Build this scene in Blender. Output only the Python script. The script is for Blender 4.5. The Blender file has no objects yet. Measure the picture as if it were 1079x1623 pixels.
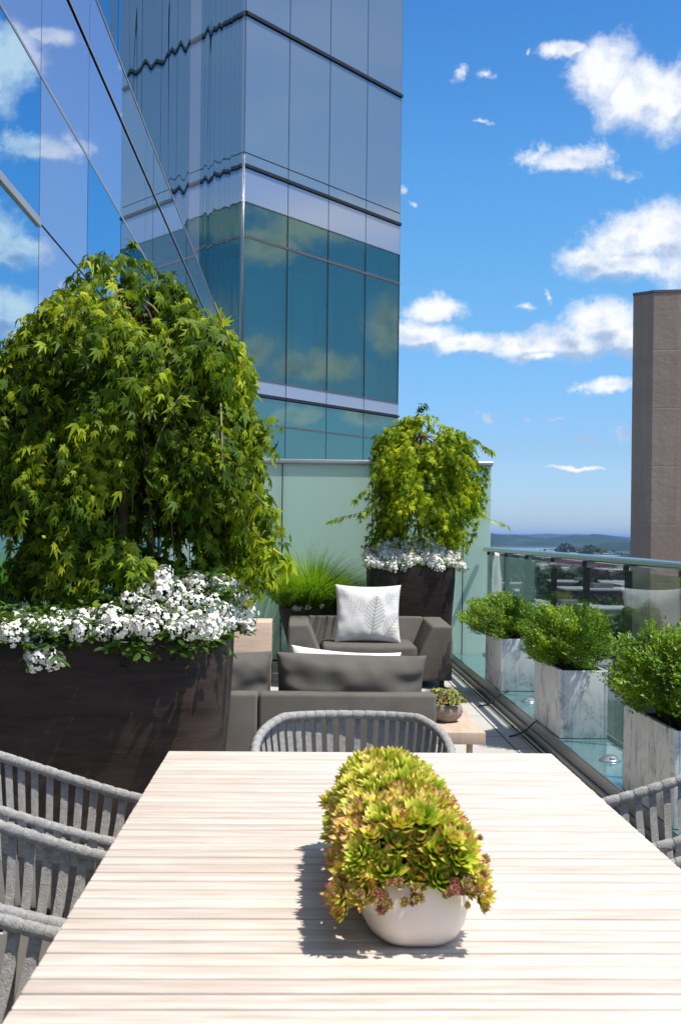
import bpy, bmesh, math, random
import numpy as np
from mathutils import Vector, Matrix
random.seed(7); rng = np.random.default_rng(11)
sc = bpy.context.scene
C = sc.collection
PI = math.pi
# ------------------------------------------------------------------ camera
H, F = 1.35, 1900.0
cam_d = bpy.data.cameras.new('camera'); cam = bpy.data.objects.new('camera', cam_d); C.objects.link(cam)
cam_d.sensor_fit = 'VERTICAL'; cam_d.sensor_height = 36.0; cam_d.lens = F/1623*36
cam_d.shift_y = 34.2/1623
cam_d.clip_start = 0.05; cam_d.clip_end = 90000
CR = Matrix.Rotation(-math.atan(60/1900), 3, 'Z') @ Matrix.Rotation(PI/2, 3, 'X') @ Matrix.Rotation(math.radians(.7), 3, 'Z')
M4 = CR.to_4x4(); M4.translation = (0, 0, H); cam.matrix_world = M4
sc.camera = cam
cam_d.dof.use_dof = True; cam_d.dof.focus_distance = 5.2; cam_d.dof.aperture_fstop = 14.0
# ------------------------------------------------------------------ light
SUN = Vector((0.38, -0.19, 0.90)).normalized()
sun_el = math.asin(SUN.z); sun_az = math.atan2(SUN.x, SUN.y)
sd = bpy.data.lights.new('sun', 'SUN'); sd.energy = 3.5; sd.angle = math.radians(.53); sd.color = (1, .94, .84)
so = bpy.data.objects.new('sun', sd); C.objects.link(so)
so.rotation_euler = SUN.to_track_quat('Z', 'Y').to_euler(); so.location = (6, 0, 14)
w = bpy.data.worlds.new('World'); sc.world = w; w.use_nodes = True
sc.view_settings.view_transform = 'Standard'; sc.view_settings.look = 'None'
sc.view_settings.gamma = 1; sc.view_settings.exposure = 0.60
try:
    sc.cycles.caustics_reflective = False; sc.cycles.caustics_refractive = False
    sc.cycles.transparent_max_bounces = 24; sc.cycles.max_bounces = 8
except Exception: pass

class NT:
    """small node-tree writer"""
    def __init__(s, nt): s.t = nt; s.n = nt.nodes; s.l = nt.links
    def new(s, typ, **kw):
        n = s.n.new(typ)
        for k, v in kw.items(): setattr(n, k, v)
        return n
    def put(s, node, key, val):
        if val is None: return
        if isinstance(val, bpy.types.NodeSocket): s.l.new(val, node.inputs[key])
        else: node.inputs[key].default_value = val
    def math(s, op, a, b=None, c=None, clamp=False):
        n = s.new('ShaderNodeMath', operation=op); n.use_clamp = clamp
        s.put(n, 0, a); s.put(n, 1, b); s.put(n, 2, c); return n.outputs[0]
    def vec(s, op, a, b=None, c=None):
        n = s.new('ShaderNodeVectorMath', operation=op)
        s.put(n, 0, a); s.put(n, 1, b); s.put(n, 2, c)
        return n.outputs['Value'] if op in ('LENGTH', 'DOT_PRODUCT') else n.outputs[0]
    def noise(s, v, scale, detail=4, rough=.55, dist=0, lac=2.0):
        n = s.new('ShaderNodeTexNoise'); s.put(n, 'Vector', v)
        n.inputs['Scale'].default_value = scale; n.inputs['Detail'].default_value = detail
        n.inputs['Roughness'].default_value = rough; n.inputs['Distortion'].default_value = dist
        n.inputs['Lacunarity'].default_value = lac
        return n.outputs['Fac'], n.outputs['Color']
    def mix(s, f, a, b, typ='RGBA', blend='MIX'):
        n = s.new('ShaderNodeMix', data_type=typ)
        if typ == 'RGBA':
            n.blend_type = blend; i = (0, 6, 7); o = 2
        else: i = (0, 2, 3); o = 0
        for k, v in zip(i, (f, a, b)):
            if isinstance(v, bpy.types.NodeSocket): s.l.new(v, n.inputs[k])
            else: n.inputs[k].default_value = v if not (typ == 'RGBA' and k != 0 and len(v) == 3) else (*v, 1)
        return n.outputs[o]
    def ramp(s, f, pts):
        n = s.new('ShaderNodeValToRGB'); s.put(n, 0, f); e = n.color_ramp.elements
        while len(e) < len(pts): e.new(.5)
        for q, (p, c) in zip(e, pts):
            q.position = p; q.color = (*c, 1) if not isinstance(c, (int, float)) else (c, c, c, 1)
        return n.outputs[0]
    def maprange(s, v, a, b, c=0, d=1, smooth=False):
        n = s.new('ShaderNodeMapRange')
        if smooth: n.interpolation_type = 'SMOOTHSTEP'
        s.put(n, 0, v); n.inputs[1].default_value = a; n.inputs[2].default_value = b
        n.inputs[3].default_value = c; n.inputs[4].default_value = d; return n.outputs[0]

# ------------------------------------------------------------------ pixel rays (used once, to measure the place)
def ray(x, y): return CR @ Vector(((x-539.5)/F, -(y-845.7)/F, -1))
def atY(x, y, Y): d = ray(x, y); return d*(Y/d.y) + Vector((0, 0, H))
def atZ(x, y, z): d = ray(x, y); return d*((z-H)/d.z) + Vector((0, 0, H))
def angs(x, y):
    d = ray(x, y).normalized(); return math.atan2(d.x, d.y), math.asin(d.z)

# ------------------------------------------------------------------ sky with its clouds
wt = NT(w.node_tree); wt.n.clear()
sky = wt.new('ShaderNodeTexSky'); sky.sky_type = 'NISHITA'; sky.sun_disc = False
sky.sun_elevation = sun_el; sky.sun_rotation = sun_az; sky.altitude = 50; sky.air_density = 1.0; sky.dust_density = .6; sky.ozone_density = 2.2
tc = wt.new('ShaderNodeTexCoord'); dirv = tc.outputs['Generated']
sx = wt.new('ShaderNodeSeparateXYZ'); wt.put(sx, 0, dirv)
az = wt.math('ARCTAN2', sx.outputs[0], sx.outputs[1]); el = wt.math('ARCSINE', sx.outputs[2])
cb = wt.new('ShaderNodeCombineXYZ'); wt.put(cb, 0, az); wt.put(cb, 1, el); P0 = cb.outputs[0]
clouds = [  # px centre, px radii  (y radius = half height of the core)
    (960, 112, 58, 52), (1010, 150, 78, 52), (1065, 160, 60, 55), (925, 105, 32, 26), (895, 80, 42, 11), (1130, 150, 80, 60),
    (848, 250, 34, 18), (905, 254, 60, 18), (952, 252, 34, 26), (985, 278, 30, 9), (858, 238, 14, 14),
    (1000, 385, 80, 42), (1060, 372, 80, 50), (925, 408, 40, 18), (985, 420, 95, 22), (1110, 400, 90, 60),
    (690, 492, 52, 22), (665, 528, 70, 22), (740, 545, 70, 17), (830, 548, 70, 24), (900, 545, 80, 30), (955, 512, 62, 44), (1000, 540, 80, 30), (850, 568, 40, 8),
    (922, 614, 28, 12), (965, 613, 36, 13), (768, 660, 25, 8), (933, 693, 20, 8), (990, 685, 22, 14), (915, 741, 44, 4), (878, 661, 20, 4), (838, 665, 8, 4),
    (727, 115, 13, 13), (768, 119, 20, 8), (763, 187, 15, 4), (655, 322, 10, 4), (638, 302, 9, 6), (829, 488, 18, 5), (870, 470, 6, 14), (640, 676, 18, 12), (838, 82, 6, 6)]
cl = []
for (x, y, rx, ry) in clouds:
    a, e = angs(x, y); cl.append((a, e, rx/F*1.06, ry/F*1.12))
cl += [(1.335, .138, .05, .014), (1.275, .172, .022, .03), (1.252, .165, .02, .02), (1.385, .15, .02, .016), (1.33, .255, .07, .022), (1.375, .235, .03, .018), (1.27, .252, .03, .018), (1.29, .1, .03, .013), (1.35, .098, .03, .01)]
warp = wt.vec('SUBTRACT', wt.noise(P0, 26, 5, .62)[1], (.5, .5, .5))
Pw = wt.vec('MULTIPLY_ADD', warp, (.026, .02, 0), P0)
best = None; bests = None
for (a, e, ra, rb) in cl:
    q = wt.vec('MULTIPLY_ADD', Pw, (1/ra, 1/rb, 0), (-a/ra, -e/rb, 0))
    L = wt.vec('LENGTH', q)
    if ra < 37/F and e < .45 and a < .5: bests = L if bests is None else wt.math('MINIMUM', bests, L)
    else: best = L if best is None else wt.math('MINIMUM', best, L)
under = None
Pu = wt.vec('ADD', Pw, (-.002, .011, 0))
for (a, e, ra, rb) in cl[:32]:
    if ra < 37/F: continue
    L = wt.vec('LENGTH', wt.vec('MULTIPLY_ADD', Pu, (1/ra, 1/rb, 0), (-a/ra, -e/rb, 0)))
    under = L if under is None else wt.math('MINIMUM', under, L)
shade = wt.maprange(wt.math('SUBTRACT', best, under), .0, .45, 0, .66)
puff = wt.noise(P0, 60, 8, .66)[0]
Fd = wt.math('SUBTRACT', 1.06, best)
Fd = wt.math('MULTIPLY_ADD', wt.math('SUBTRACT', puff, .5), 1.15, Fd)
mask1 = wt.maprange(Fd, -.08, .72, 0, 1, True)
# scattered cloud field for the rest of the sky (outside the view)
pl = wt.vec('MULTIPLY', dirv, (1, 1, 2.6))
fld = wt.noise(pl, 3.1, 8, .6)[0]
out1 = wt.math('GREATER_THAN', wt.math('ABSOLUTE', wt.math('SUBTRACT', az, .12)), .42)
hi = wt.maprange(el, .5, .8, 0, .8)
notref = wt.math('SUBTRACT', 1.0, wt.math('MULTIPLY', wt.math('LESS_THAN', wt.math('ABSOLUTE', wt.math('SUBTRACT', az, 1.32)), .3), .8))
mask2 = wt.math('MULTIPLY', wt.maprange(fld, .47, .60, 0, 1, True), wt.math('MULTIPLY', wt.math('MAXIMUM', out1, hi), notref))
Fs = wt.math('MULTIPLY_ADD', wt.math('SUBTRACT', wt.noise(P0, 95, 7, .68)[0], .5), 2.4, wt.math('SUBTRACT', 1.0, wt.math('MULTIPLY', bests, .8)))
mask3 = wt.maprange(Fs, .15, 1.25, 0, .92, True)
mask1 = wt.math('MAXIMUM', mask1, mask3)
mask = wt.math('MULTIPLY', wt.math('MAXIMUM', mask1, mask2), wt.maprange(el, .0, .03, 0, 1))
# relief of the clouds: lit from above right, grey below
n1 = wt.noise(Pw, 17, 7, .62)[0]
n2 = wt.noise(wt.vec('ADD', Pw, (.012, .022, 0)), 17, 7, .62)[0]
rel = wt.math('MULTIPLY', wt.math('SUBTRACT', n1, n2), 2.6)
core = wt.maprange(Fd, .35, 1.1, 0, .34)
lum = wt.math('SUBTRACT', wt.math('SUBTRACT', wt.math('ADD', .95, rel), core), shade, clamp=True)
ccol = wt.ramp(lum, [(0.15, (2.5, 3.1, 4.2)), (.5, (4.0, 4.5, 5.3)), (.88, (5.7, 5.75, 5.85))])
hs = wt.new('ShaderNodeHueSaturation'); wt.put(hs, 'Color', sky.outputs[0]); hs.inputs['Saturation'].default_value = 1.22; hs.inputs['Value'].default_value = 1.0
corr = wt.ramp(wt.maprange(el, 0, 1.0), [(0, (.56, .73, 1.22)), (.07, (.50, .64, .90)), (.2, (.58, .84, .95)), (.3, (.56, .88, 1.02)), (.45, (.44, .76, 1.0)), (1, (.75, .9, 1.0))])
skyc = wt.mix(1.0, hs.outputs[0], corr, blend='MULTIPLY')
skyc = wt.mix(wt.math('MULTIPLY', mask, .97), skyc, ccol)
bg = wt.new('ShaderNodeBackground'); wt.put(bg, 0, skyc); bg.inputs[1].default_value = .118
wo = wt.new('ShaderNodeOutputWorld'); wt.l.new(bg.outputs[0], wo.inputs[0])
w.cycles.sampling_method = 'MANUAL'; w.cycles.sample_map_resolution = 1024

# ------------------------------------------------------------------ materials
MATS = {}
def newmat(name):
    m = bpy.data.materials.new(name); m.use_nodes = True; t = NT(m.node_tree); t.n.clear()
    o = t.new('ShaderNodeOutputMaterial'); MATS[name] = m
    return m, t, o
def principled(t, color, rough=.6, metallic=0, spec=.5, normal=None, coat=0, alpha=None):
    b = t.new('ShaderNodeBsdfPrincipled')
    if not isinstance(color, bpy.types.NodeSocket) and len(color) == 3: color = (*color, 1)
    t.put(b, 'Base Color', color); t.put(b, 'Roughness', rough); t.put(b, 'Metallic', metallic)
    t.put(b, 'Specular IOR Level', spec); t.put(b, 'Coat Weight', coat)
    if normal is not None: t.put(b, 'Normal', normal)
    return b
def bump(t, h, strength=.3, dist=.01, normal=None):
    b = t.new('ShaderNodeBump'); t.put(b, 'Height', h); b.inputs['Strength'].default_value = strength; b.inputs['Distance'].default_value = dist
    if normal is not None: t.put(b, 'Normal', normal)
    return b.outputs[0]
def ocoord(t, scale=(1, 1, 1), obj=True):
    c = t.new('ShaderNodeTexCoord'); return t.vec('MULTIPLY', c.outputs['Object' if obj else 'Generated'], scale)
def wcoord(t, scale=(1, 1, 1)):
    g = t.new('ShaderNodeNewGeometry'); return t.vec('MULTIPLY', g.outputs['Position'], scale)
def varied(name, c1, c2, scale=8, rough=.6, metallic=0, spec=.4, bstr=.2, bscale=None, stretch=(1, 1, 1), detail=6, bdist=.005, island=0, coat=0, roughvar=0):
    m, t, o = newmat(name)
    v = ocoord(t, stretch)
    f = t.maprange(t.noise(v, scale, detail, .6)[0], .3, .7)
    col = t.mix(f, c1, c2)
    if island:
        g = t.new('ShaderNodeNewGeometry')
        k = t.maprange(g.outputs['Random Per Island'], 0, 1, 1-island, 1+island)
        cbn = t.new('ShaderNodeCombineXYZ'); [t.put(cbn, i, k) for i in range(3)]
        col = t.mix(1.0, col, cbn.outputs[0], blend='MULTIPLY')
    nb = bump(t, t.noise(v, bscale or scale*6, 5, .6)[0], bstr, bdist) if bstr else None
    r = t.maprange(f, 0, 1, rough-roughvar, rough+roughvar) if roughvar else rough
    b = principled(t, col, r, metallic, spec, nb, coat); t.l.new(b.outputs[0], o.inputs[0]); return m
def leafmat(name, cols, trans=.45, rough=.38, spec=.5, patch=3.0):
    """cols: three leaf colours spread over the leaves"""
    m, t, o = newmat(name)
    g = t.new('ShaderNodeNewGeometry'); r = g.outputs['Random Per Island']
    cl_ = t.noise(wcoord(t), patch, 3, .6)[0]
    f = t.math('ADD', t.math('MULTIPLY', r, .62), t.math('MULTIPLY', t.maprange(cl_, .35, .65), .38))
    col = t.ramp(f, [(0.05, cols[0]), (.5, cols[1]), (.95, cols[2])])
    b = principled(t, col, rough, 0, spec)
    tr = t.new('ShaderNodeBsdfTranslucent'); tcol = t.mix(1.0, col, (1.5, 1.45, .5), blend='MULTIPLY'); t.put(tr, 0, tcol)
    mx = t.new('ShaderNodeMixShader'); mx.inputs[0].default_value = trans
    t.l.new(b.outputs[0], mx.inputs[1]); t.l.new(tr.outputs[0], mx.inputs[2]); t.l.new(mx.outputs[0], o.inputs[0]); return m
def mirrormat(name, refl, body, fac, rough=0.0, wave=0, wscale=.8, wstretch=(1, 1, 1), see=None, panelvar=0):
    """coated facade glass: tinted reflection over a coloured body (or a see-through tint)"""
    m, t, o = newmat(name)
    gl = t.new('ShaderNodeBsdfGlossy'); gl.inputs['Roughness'].default_value = rough
    gl.inputs['Color'].default_value = (*refl, 1)
    if see: di = t.new('ShaderNodeBsdfTransparent'); di.inputs[0].default_value = (*see, 1)
    else:
        di = t.new('ShaderNodeBsdfDiffuse'); di.inputs[0].default_value = (*body, 1)
    if wave:
        c = wcoord(t, wstretch); nb = bump(t, t.noise(c, wscale, 1, .4)[0], 1.0, wave); t.put(gl, 'Normal', nb)
    lw = t.new('ShaderNodeFresnel'); gb = t.new('ShaderNodeNewGeometry'); t.put(lw, 0, t.math('MULTIPLY_ADD', gb.outputs['Backfacing'], -.8333, 1.5))
    f = t.math('ADD', fac, t.math('MULTIPLY', lw.outputs[0], 1-fac), clamp=True)
    mx = t.new('ShaderNodeMixShader'); t.l.new(f, mx.inputs[0]); t.l.new(di.outputs[0], mx.inputs[1]); t.l.new(gl.outputs[0], mx.inputs[2])
    t.l.new(mx.outputs[0], o.inputs[0]); return m

varied('slat_wood', (.58, .47, .39), (.80, .72, .65), 3.0, .62, 0, .25, .15, 60, (1.6, 18, 18), 9, .002, island=.11)
varied('pale_wood', (.52, .38, .28), (.66, .52, .41), 2.5, .6, 0, .3, .1, 50, (1.5, 1.5, 14), 6, .002)
varied('top_wood', (.50, .37, .27), (.62, .49, .38), 2.5, .6, 0, .3, .1, 50, (14, 1.5, 1.5), 6, .002)
varied('rope', (.30, .295, .285), (.47, .46, .445), 90, .95, 0, .1, .8, 260, (1, 1, 1), 4, .004)
varied('rim_rope', (.33, .325, .315), (.46, .45, .44), 60, .95, 0, .1, .8, 240, (1, 1, 1), 4, .004)
varied('dark_metal', (.02, .02, .022), (.04, .04, .045), 8, .4, .6, .5, 0)
varied('steel', (.62, .6, .56), (.7, .69, .66), 3, .16, 1, .5, .05, 80)
varied('sofa_fabric', (.125, .116, .104), (.165, .153, .138), 7, .92, 0, .12, .35, 500, (1, 1, 1), 5, .0015)
m, t, o = newmat('cushion_fabric')
v = ocoord(t); f_ = t.noise(v, 9, 5, .6)[0]; cr = t.noise(t.vec('MULTIPLY', v, (1, 1.8, 1.8)), 3.4, 1, .4, .7)[0]
b = principled(t, t.mix(f_, (.105, .097, .087), (.165, .153, .138)), .92, 0, .12, bump(t, t.noise(v, 420, 3)[0], .3, .0015, bump(t, cr, .6, .03))); t.l.new(b.outputs[0], o.inputs[0])
varied('bronze_pot', (.020, .012, .009), (.062, .042, .034), 5, .6, .0, .25, .5, 18, (1, 1, 5), 8, .004, roughvar=.12)
varied('bronze_dark', (.020, .013, .010), (.046, .032, .026), 5, .6, .0, .25, .4, 12, (1.5, 1.5, 9), 7, .004)
varied('white_ceramic', (.72, .66, .60), (.76, .70, .64), 4, .32, 0, .5, .05, 10)
varied('clay_bowl', (.22, .18, .15), (.42, .37, .32), 22, .85, 0, .2, .8, 60, (1, 1, 2), 6, .006)
varied('soil', (.02, .013, .008), (.05, .035, .025), 30, 1, 0, .1, .8, 60)
varied('bark', (.10, .065, .04), (.22, .16, .11), 16, .85, 0, .2, .6, 60, (4, 4, 1), 6, .004)
varied('twig', (.16, .12, .04), (.25, .24, .08), 16, .7, 0, .3, 0)
varied('red_twig', (.10, .045, .03), (.17, .08, .05), 16, .7, 0, .3, 0)
varied('white_fabric', (.75, .73, .70), (.8, .78, .76), 12, .9, 0, .1, .2, 300)
varied('frame_grey', (.42, .42, .43), (.5, .5, .5), 3, .35, .7, .5, 0)
varied('joint_black', (.012, .012, .014), (.02, .02, .022), 3, .5, 0, .5, 0)
varied('bronze_mullion', (.42, .39, .37), (.5, .47, .45), 3, .35, .5, .5, 0)
varied('bronze_trim', (.12, .10, .10), (.16, .14, .14), 3, .4, .3, .5, 0)
varied('brick_red', (.17, .045, .035), (.26, .08, .06), .4, .9, 0, .1, 0, island=.3)
varied('city_grey', (.13, .13, .14), (.26, .25, .25), .3, .9, 0, .1, 0)
varied('roof_pale', (.3, .3, .31), (.46, .45, .44), .2, .9, 0, .1, 0)
varied('dark_pane', (.02, .03, .04), (.04, .05, .07), 1, .1, 0, .8, 0)
varied('petal', (.80, .79, .71), (.88, .87, .80), 30, .7, 0, .2, 0)
varied('curtain', (.6, .72, .74), (.8, .85, .85), 2, .9, 0, .1, 0)
varied('room', (.05, .07, .08), (.09, .11, .12), 2, .9, 0, .1, 0)
varied('led', (.7, .7, .7), (.8, .8, .8), 2, .3, 0, .4, 0)
leafmat('maple_leaf', [(.018, .050, .004), (.11, .20, .008), (.56, .64, .04)], .32, .55, .22, 2.6)
leafmat('maple_gold', [(.05, .13, .006), (.26, .38, .014), (.66, .70, .03)], .42, .55, .22, 2.6)
leafmat('box_leaf', [(.035, .10, .008), (.15, .29, .016), (.44, .58, .05)], .42, .34, .45, 4)
leafmat('bloom_leaf', [(.03, .08, .01), (.07, .15, .018), (.13, .21, .03)], .35, .45, .4, 5)
leafmat('grass_blade', [(.07, .17, .012), (.16, .32, .02), (.34, .52, .06)], .45, .45, .35, 4)
leafmat('far_leaf', [(.018, .045, .012), (.035, .075, .018), (.06, .10, .025)], .15, .7, .2, .05)

# marbled zinc planters
m, t, o = newmat('zinc')
v = ocoord(t); n_ = t.noise(v, 5.5, 9, .68, .9)[0]; n2_ = t.noise(t.vec('MULTIPLY', v, (9, 9, 1.3)), 2.2, 7, .7, .5)[0]
f_ = t.math('MULTIPLY', t.maprange(n_, .47, .62), t.maprange(n2_, .40, .60))
col = t.mix(f_, (.80, .80, .79), (.20, .22, .24))
fine = t.maprange(t.noise(v, 40, 6, .7)[0], .35, .7)
col = t.mix(t.math('MULTIPLY', fine, .22), col, (.86, .87, .88))
b = principled(t, col, t.maprange(n_, .3, .7, .4, .6), .15, .5, bump(t, fine, .25, .002)); t.l.new(b.outputs[0], o.inputs[0])
# pavers
m, t, o = newmat('paving')
v = wcoord(t)
bk = t.new('ShaderNodeTexBrick'); sw = t.new('ShaderNodeSeparateXYZ'); t.put(sw, 0, v); cv = t.new('ShaderNodeCombineXYZ')
t.put(cv, 0, t.math('ADD', sw.outputs[1], .08)); t.put(cv, 1, t.math('ADD', sw.outputs[0], .44)); t.put(bk, 'Vector', cv.outputs[0])
bk.inputs['Scale'].default_value = 1; bk.inputs['Brick Width'].default_value = .9; bk.inputs['Row Height'].default_value = .45
bk.inputs['Mortar Size'].default_value = .006; bk.inputs['Mortar Smooth'].default_value = .1; bk.inputs['Bias'].default_value = 0
bk.inputs['Color1'].default_value = (.52, .50, .475, 1); bk.inputs['Color2'].default_value = (.60, .58, .55, 1); bk.inputs['Mortar'].default_value = (.03, .03, .03, 1)
sp = t.noise(v, 120, 3, .7)[0]; st = t.noise(v, 2.0, 6, .6)[0]
col = t.mix(t.math('MULTIPLY', t.maprange(sp, .5, .75), .35), bk.outputs[0], (.26, .25, .24))
col = t.mix(t.math('MULTIPLY', t.maprange(st, .45, .75), .3), col, (.30, .29, .28))
hgt = t.math('SUBTRACT', 1, bk.outputs['Fac'])
b = principled(t, col, .8, 0, .25, bump(t, t.math('ADD', hgt, t.math('MULTIPLY', sp, .12)), .6, .006)); t.l.new(b.outputs[0], o.inputs[0])
# concrete tower
m, t, o = newmat('concrete')
v = wcoord(t); st = t.noise(t.vec('MULTIPLY', v, (1, 1, .12)), 1.4, 8, .65)[0]; bd = t.noise(t.vec('MULTIPLY', v, (.03, .03, 1)), .55, 3, .5)[0]
gr = t.noise(v, 3.5, 8, .7)[0]
col = t.mix(t.maprange(st, .3, .7), (.42, .305, .235), (.55, .415, .33))
col = t.mix(t.math('MULTIPLY', t.maprange(bd, .45, .6), .45), col, (.38, .26, .195))
col = t.mix(t.math('MULTIPLY', t.maprange(gr, .55, .8), .4), col, (.66, .52, .42))
b = principled(t, col, .9, 0, .15, bump(t, t.math('ADD', gr, t.math('MULTIPLY', st, .6)), .5, .04)); t.l.new(b.outputs[0], o.inputs[0])
# green back-painted glass of the screen wall
m, t, o = newmat('screen_glass')
v = wcoord(t); st = t.noise(v, .7, 3, .5)[0]
col = t.mix(t.maprange(st, .3, .7), (.74, .91, .82), (.78, .94, .86))
b = principled(t, col, .25, 0, .5, None, .5); b.inputs['Coat Roughness'].default_value = .04
tr = t.new('ShaderNodeBsdfTranslucent'); tr.inputs[0].default_value = (.74, .94, .85, 1)
mx = t.new('ShaderNodeMixShader'); mx.inputs[0].default_value = .5
t.l.new(b.outputs[0], mx.inputs[1]); t.l.new(tr.outputs[0], mx.inputs[2]); t.l.new(mx.outputs[0], o.inputs[0])
# clear railing glass
mirrormat('rail_glass', (.55, .62, .62), None, .0, 0, see=(.88, .93, .92))
mirrormat('ledge_glass', (.8, .9, .9), (.20, .36, .38), .30, .03)
mirrormat('window_low', (.50, .72, .88), (.0, .05, .09), .86, 0, .0008, 1.2)
mirrormat('panel_low', (.66, .76, .92), (.34, .38, .45), .52, .015)
mirrormat('panel_low_mid', (.62, .76, .88), (.24, .33, .40), .60, .01)
mirrormat('panel_tower', (.50, .55, .58), (.20, .25, .31), .38, .06)
mirrormat('panel_band', (.54, .58, .66), (.30, .33, .42), .4, .10)
mirrormat('window_tower', (.34, .52, .46), None, .32, 0, .0012, .5, see=(.03, .50, .60))
mirrormat('window_tower_low', (.30, .46, .42), (.0, .08, .10), .5, 0, .003, .9)
mirrormat('side_glass', (.56, .68, .74), (.02, .05, .07), .76, 0, .020, .55, (1, 1, .25))
mirrormat('side_pale', (.66, .70, .78), (.34, .38, .46), .5, .02)

# ------------------------------------------------------------------ mesh helpers
class MB:
    def __init__(s): s.v = []; s.f = []; s.sm = []
    def add(s, vs, fs, smooth=False):
        k = len(s.v); s.v += [tuple(p) for p in vs]; s.f += [tuple(i+k for i in f) for f in fs]; s.sm += [smooth]*len(fs)
    def box(s, a, b, rot=0, pivot=None):
        x0, y0, z0 = a; x1, y1, z1 = b
        vs = [(x, y, z) for z in (z0, z1) for x, y in ((x0, y0), (x1, y0), (x1, y1), (x0, y1))]
        s.add(vs, [(3, 2, 1, 0), (4, 5, 6, 7), (0, 1, 5, 4), (1, 2, 6, 5), (2, 3, 7, 6), (3, 0, 4, 7)])
    def bbox(s, a, b, r=.01, seg=2):
        bm = bmesh.new(); x0, y0, z0 = a; x1, y1, z1 = b
        bmesh.ops.create_cube(bm, size=1)
        for q in bm.verts: q.co = Vector(((x0+x1)/2+q.co.x*(x1-x0), (y0+y1)/2+q.co.y*(y1-y0), (z0+z1)/2+q.co.z*(z1-z0)))
        bmesh.ops.bevel(bm, geom=bm.edges[:], offset=r, segments=seg, profile=.5, affect='EDGES')
        bm.verts.index_update(); s.add([q.co for q in bm.verts], [[q.index for q in f.verts] for f in bm.faces], seg > 1); bm.free()
    def prism(s, poly, z0, z1):
        n = len(poly); vs = [(x, y, z0) for x, y in poly]+[(x, y, z1) for x, y in poly]
        s.add(vs, [tuple(range(n-1, -1, -1)), tuple(range(n, 2*n))]+[(i, (i+1) % n, n+(i+1) % n, n+i) for i in range(n)])
    def tube(s, pts, rad, n=8, cap=True):
        pts = [Vector(p) for p in pts]; r = rad if hasattr(rad, '__len__') else [rad]*len(pts)
        vs = []; up = None
        for i, p in enumerate(pts):
            t_ = (pts[min(i+1, len(pts)-1)]-pts[max(i-1, 0)]).normalized()
            if up is None: up = Vector((0, 0, 1)) if abs(t_.z) < .9 else Vector((1, 0, 0))
            u = t_.cross(up).normalized(); up = u.cross(t_).normalized()
            vs += [p+(u*math.cos(2*PI*k/n)+up*math.sin(2*PI*k/n))*r[i] for k in range(n)]
        fs = [(i*n+k, i*n+(k+1) % n, (i+1)*n+(k+1) % n, (i+1)*n+k) for i in range(len(pts)-1) for k in range(n)]
        if cap: fs += [tuple(range(n-1, -1, -1)), tuple((len(pts)-1)*n+k for k in range(n))]
        s.add(vs, fs, True)
    def loft(s, rings, capb=True, capt=True, smooth=True):
        n = len(rings[0]); vs = [p for r in rings for p in r]
        fs = [(i*n+k, i*n+(k+1) % n, (i+1)*n+(k+1) % n, (i+1)*n+k) for i in range(len(rings)-1) for k in range(n)]
        if capb: fs.append(tuple(range(n-1, -1, -1)))
        if capt: fs.append(tuple((len(rings)-1)*n+k for k in range(n)))
        s.add(vs, fs, smooth)
    def mesh(s, name, mat):
        me = bpy.data.meshes.new(name); me.from_pydata(s.v, [], s.f); me.materials.append(MATS[mat])
        me.polygons.foreach_set('use_smooth', s.sm); me.update(); return me
    def build(s, name, mat, parent=None, autosmooth=None):
        me = s.mesh(name, mat)
        if autosmooth: me.set_sharp_from_angle(angle=math.radians(autosmooth))
        return link(name, me, parent)
def link(name, me, parent=None):
    o = bpy.data.objects.new(name, me); C.objects.link(o)
    if parent is not None:
        o.parent = parent
        o.location = -Vector(parent.get('base', (0, 0, 0)))
    return o
def tag(o, label=None, cat=None, group=None, kind=None):
    if label: o['label'] = label
    if cat: o['category'] = cat
    if group: o['group'] = group
    if kind: o['kind'] = kind
    return o
def thing(name, label, cat, base=(0, 0, 0), group=None):
    """Empty at the base; parts modelled in world coordinates are shifted so that they stay put"""
    o = bpy.data.objects.new(name, None); C.objects.link(o); o.location = base; o['base'] = tuple(base)
    o.empty_display_size = .1
    return tag(o, label, cat, group)
def clean_base():
    for o in C.objects:
        if 'base' in o: del o['base']
def arr_mesh(name, V, faces, mat, smooth=False, attr=None):
    V = np.asarray(V, dtype=np.float32).reshape(-1, 3); me = bpy.data.meshes.new(name)
    me.vertices.add(len(V)); me.vertices.foreach_set('co', V.ravel())
    ln = np.array([len(f) for f in faces[0]]); fl = np.concatenate([np.array(f) for f in faces[0]])
    M, nv = faces[1], faces[2]
    loops = (fl[None, :]+(np.arange(M)*nv)[:, None]).ravel(); lens = np.tile(ln, M)
    me.loops.add(len(loops)); me.loops.foreach_set('vertex_index', loops.astype(np.int32))
    me.polygons.add(len(lens)); me.polygons.foreach_set('loop_start', np.concatenate([[0], np.cumsum(lens)[:-1]]).astype(np.int32))
    me.materials.append(MATS[mat]); me.update(calc_edges=True)
    if smooth: me.polygons.foreach_set('use_smooth', [True]*len(lens))
    if attr is not None:
        a = me.attributes.new('tip', 'FLOAT', 'POINT'); a.data.foreach_set('value', np.tile(attr, M).astype(np.float32))
    me.validate(); return me
def nrm(a): return a/np.maximum(np.linalg.norm(a, axis=-1, keepdims=True), 1e-9)
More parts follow.
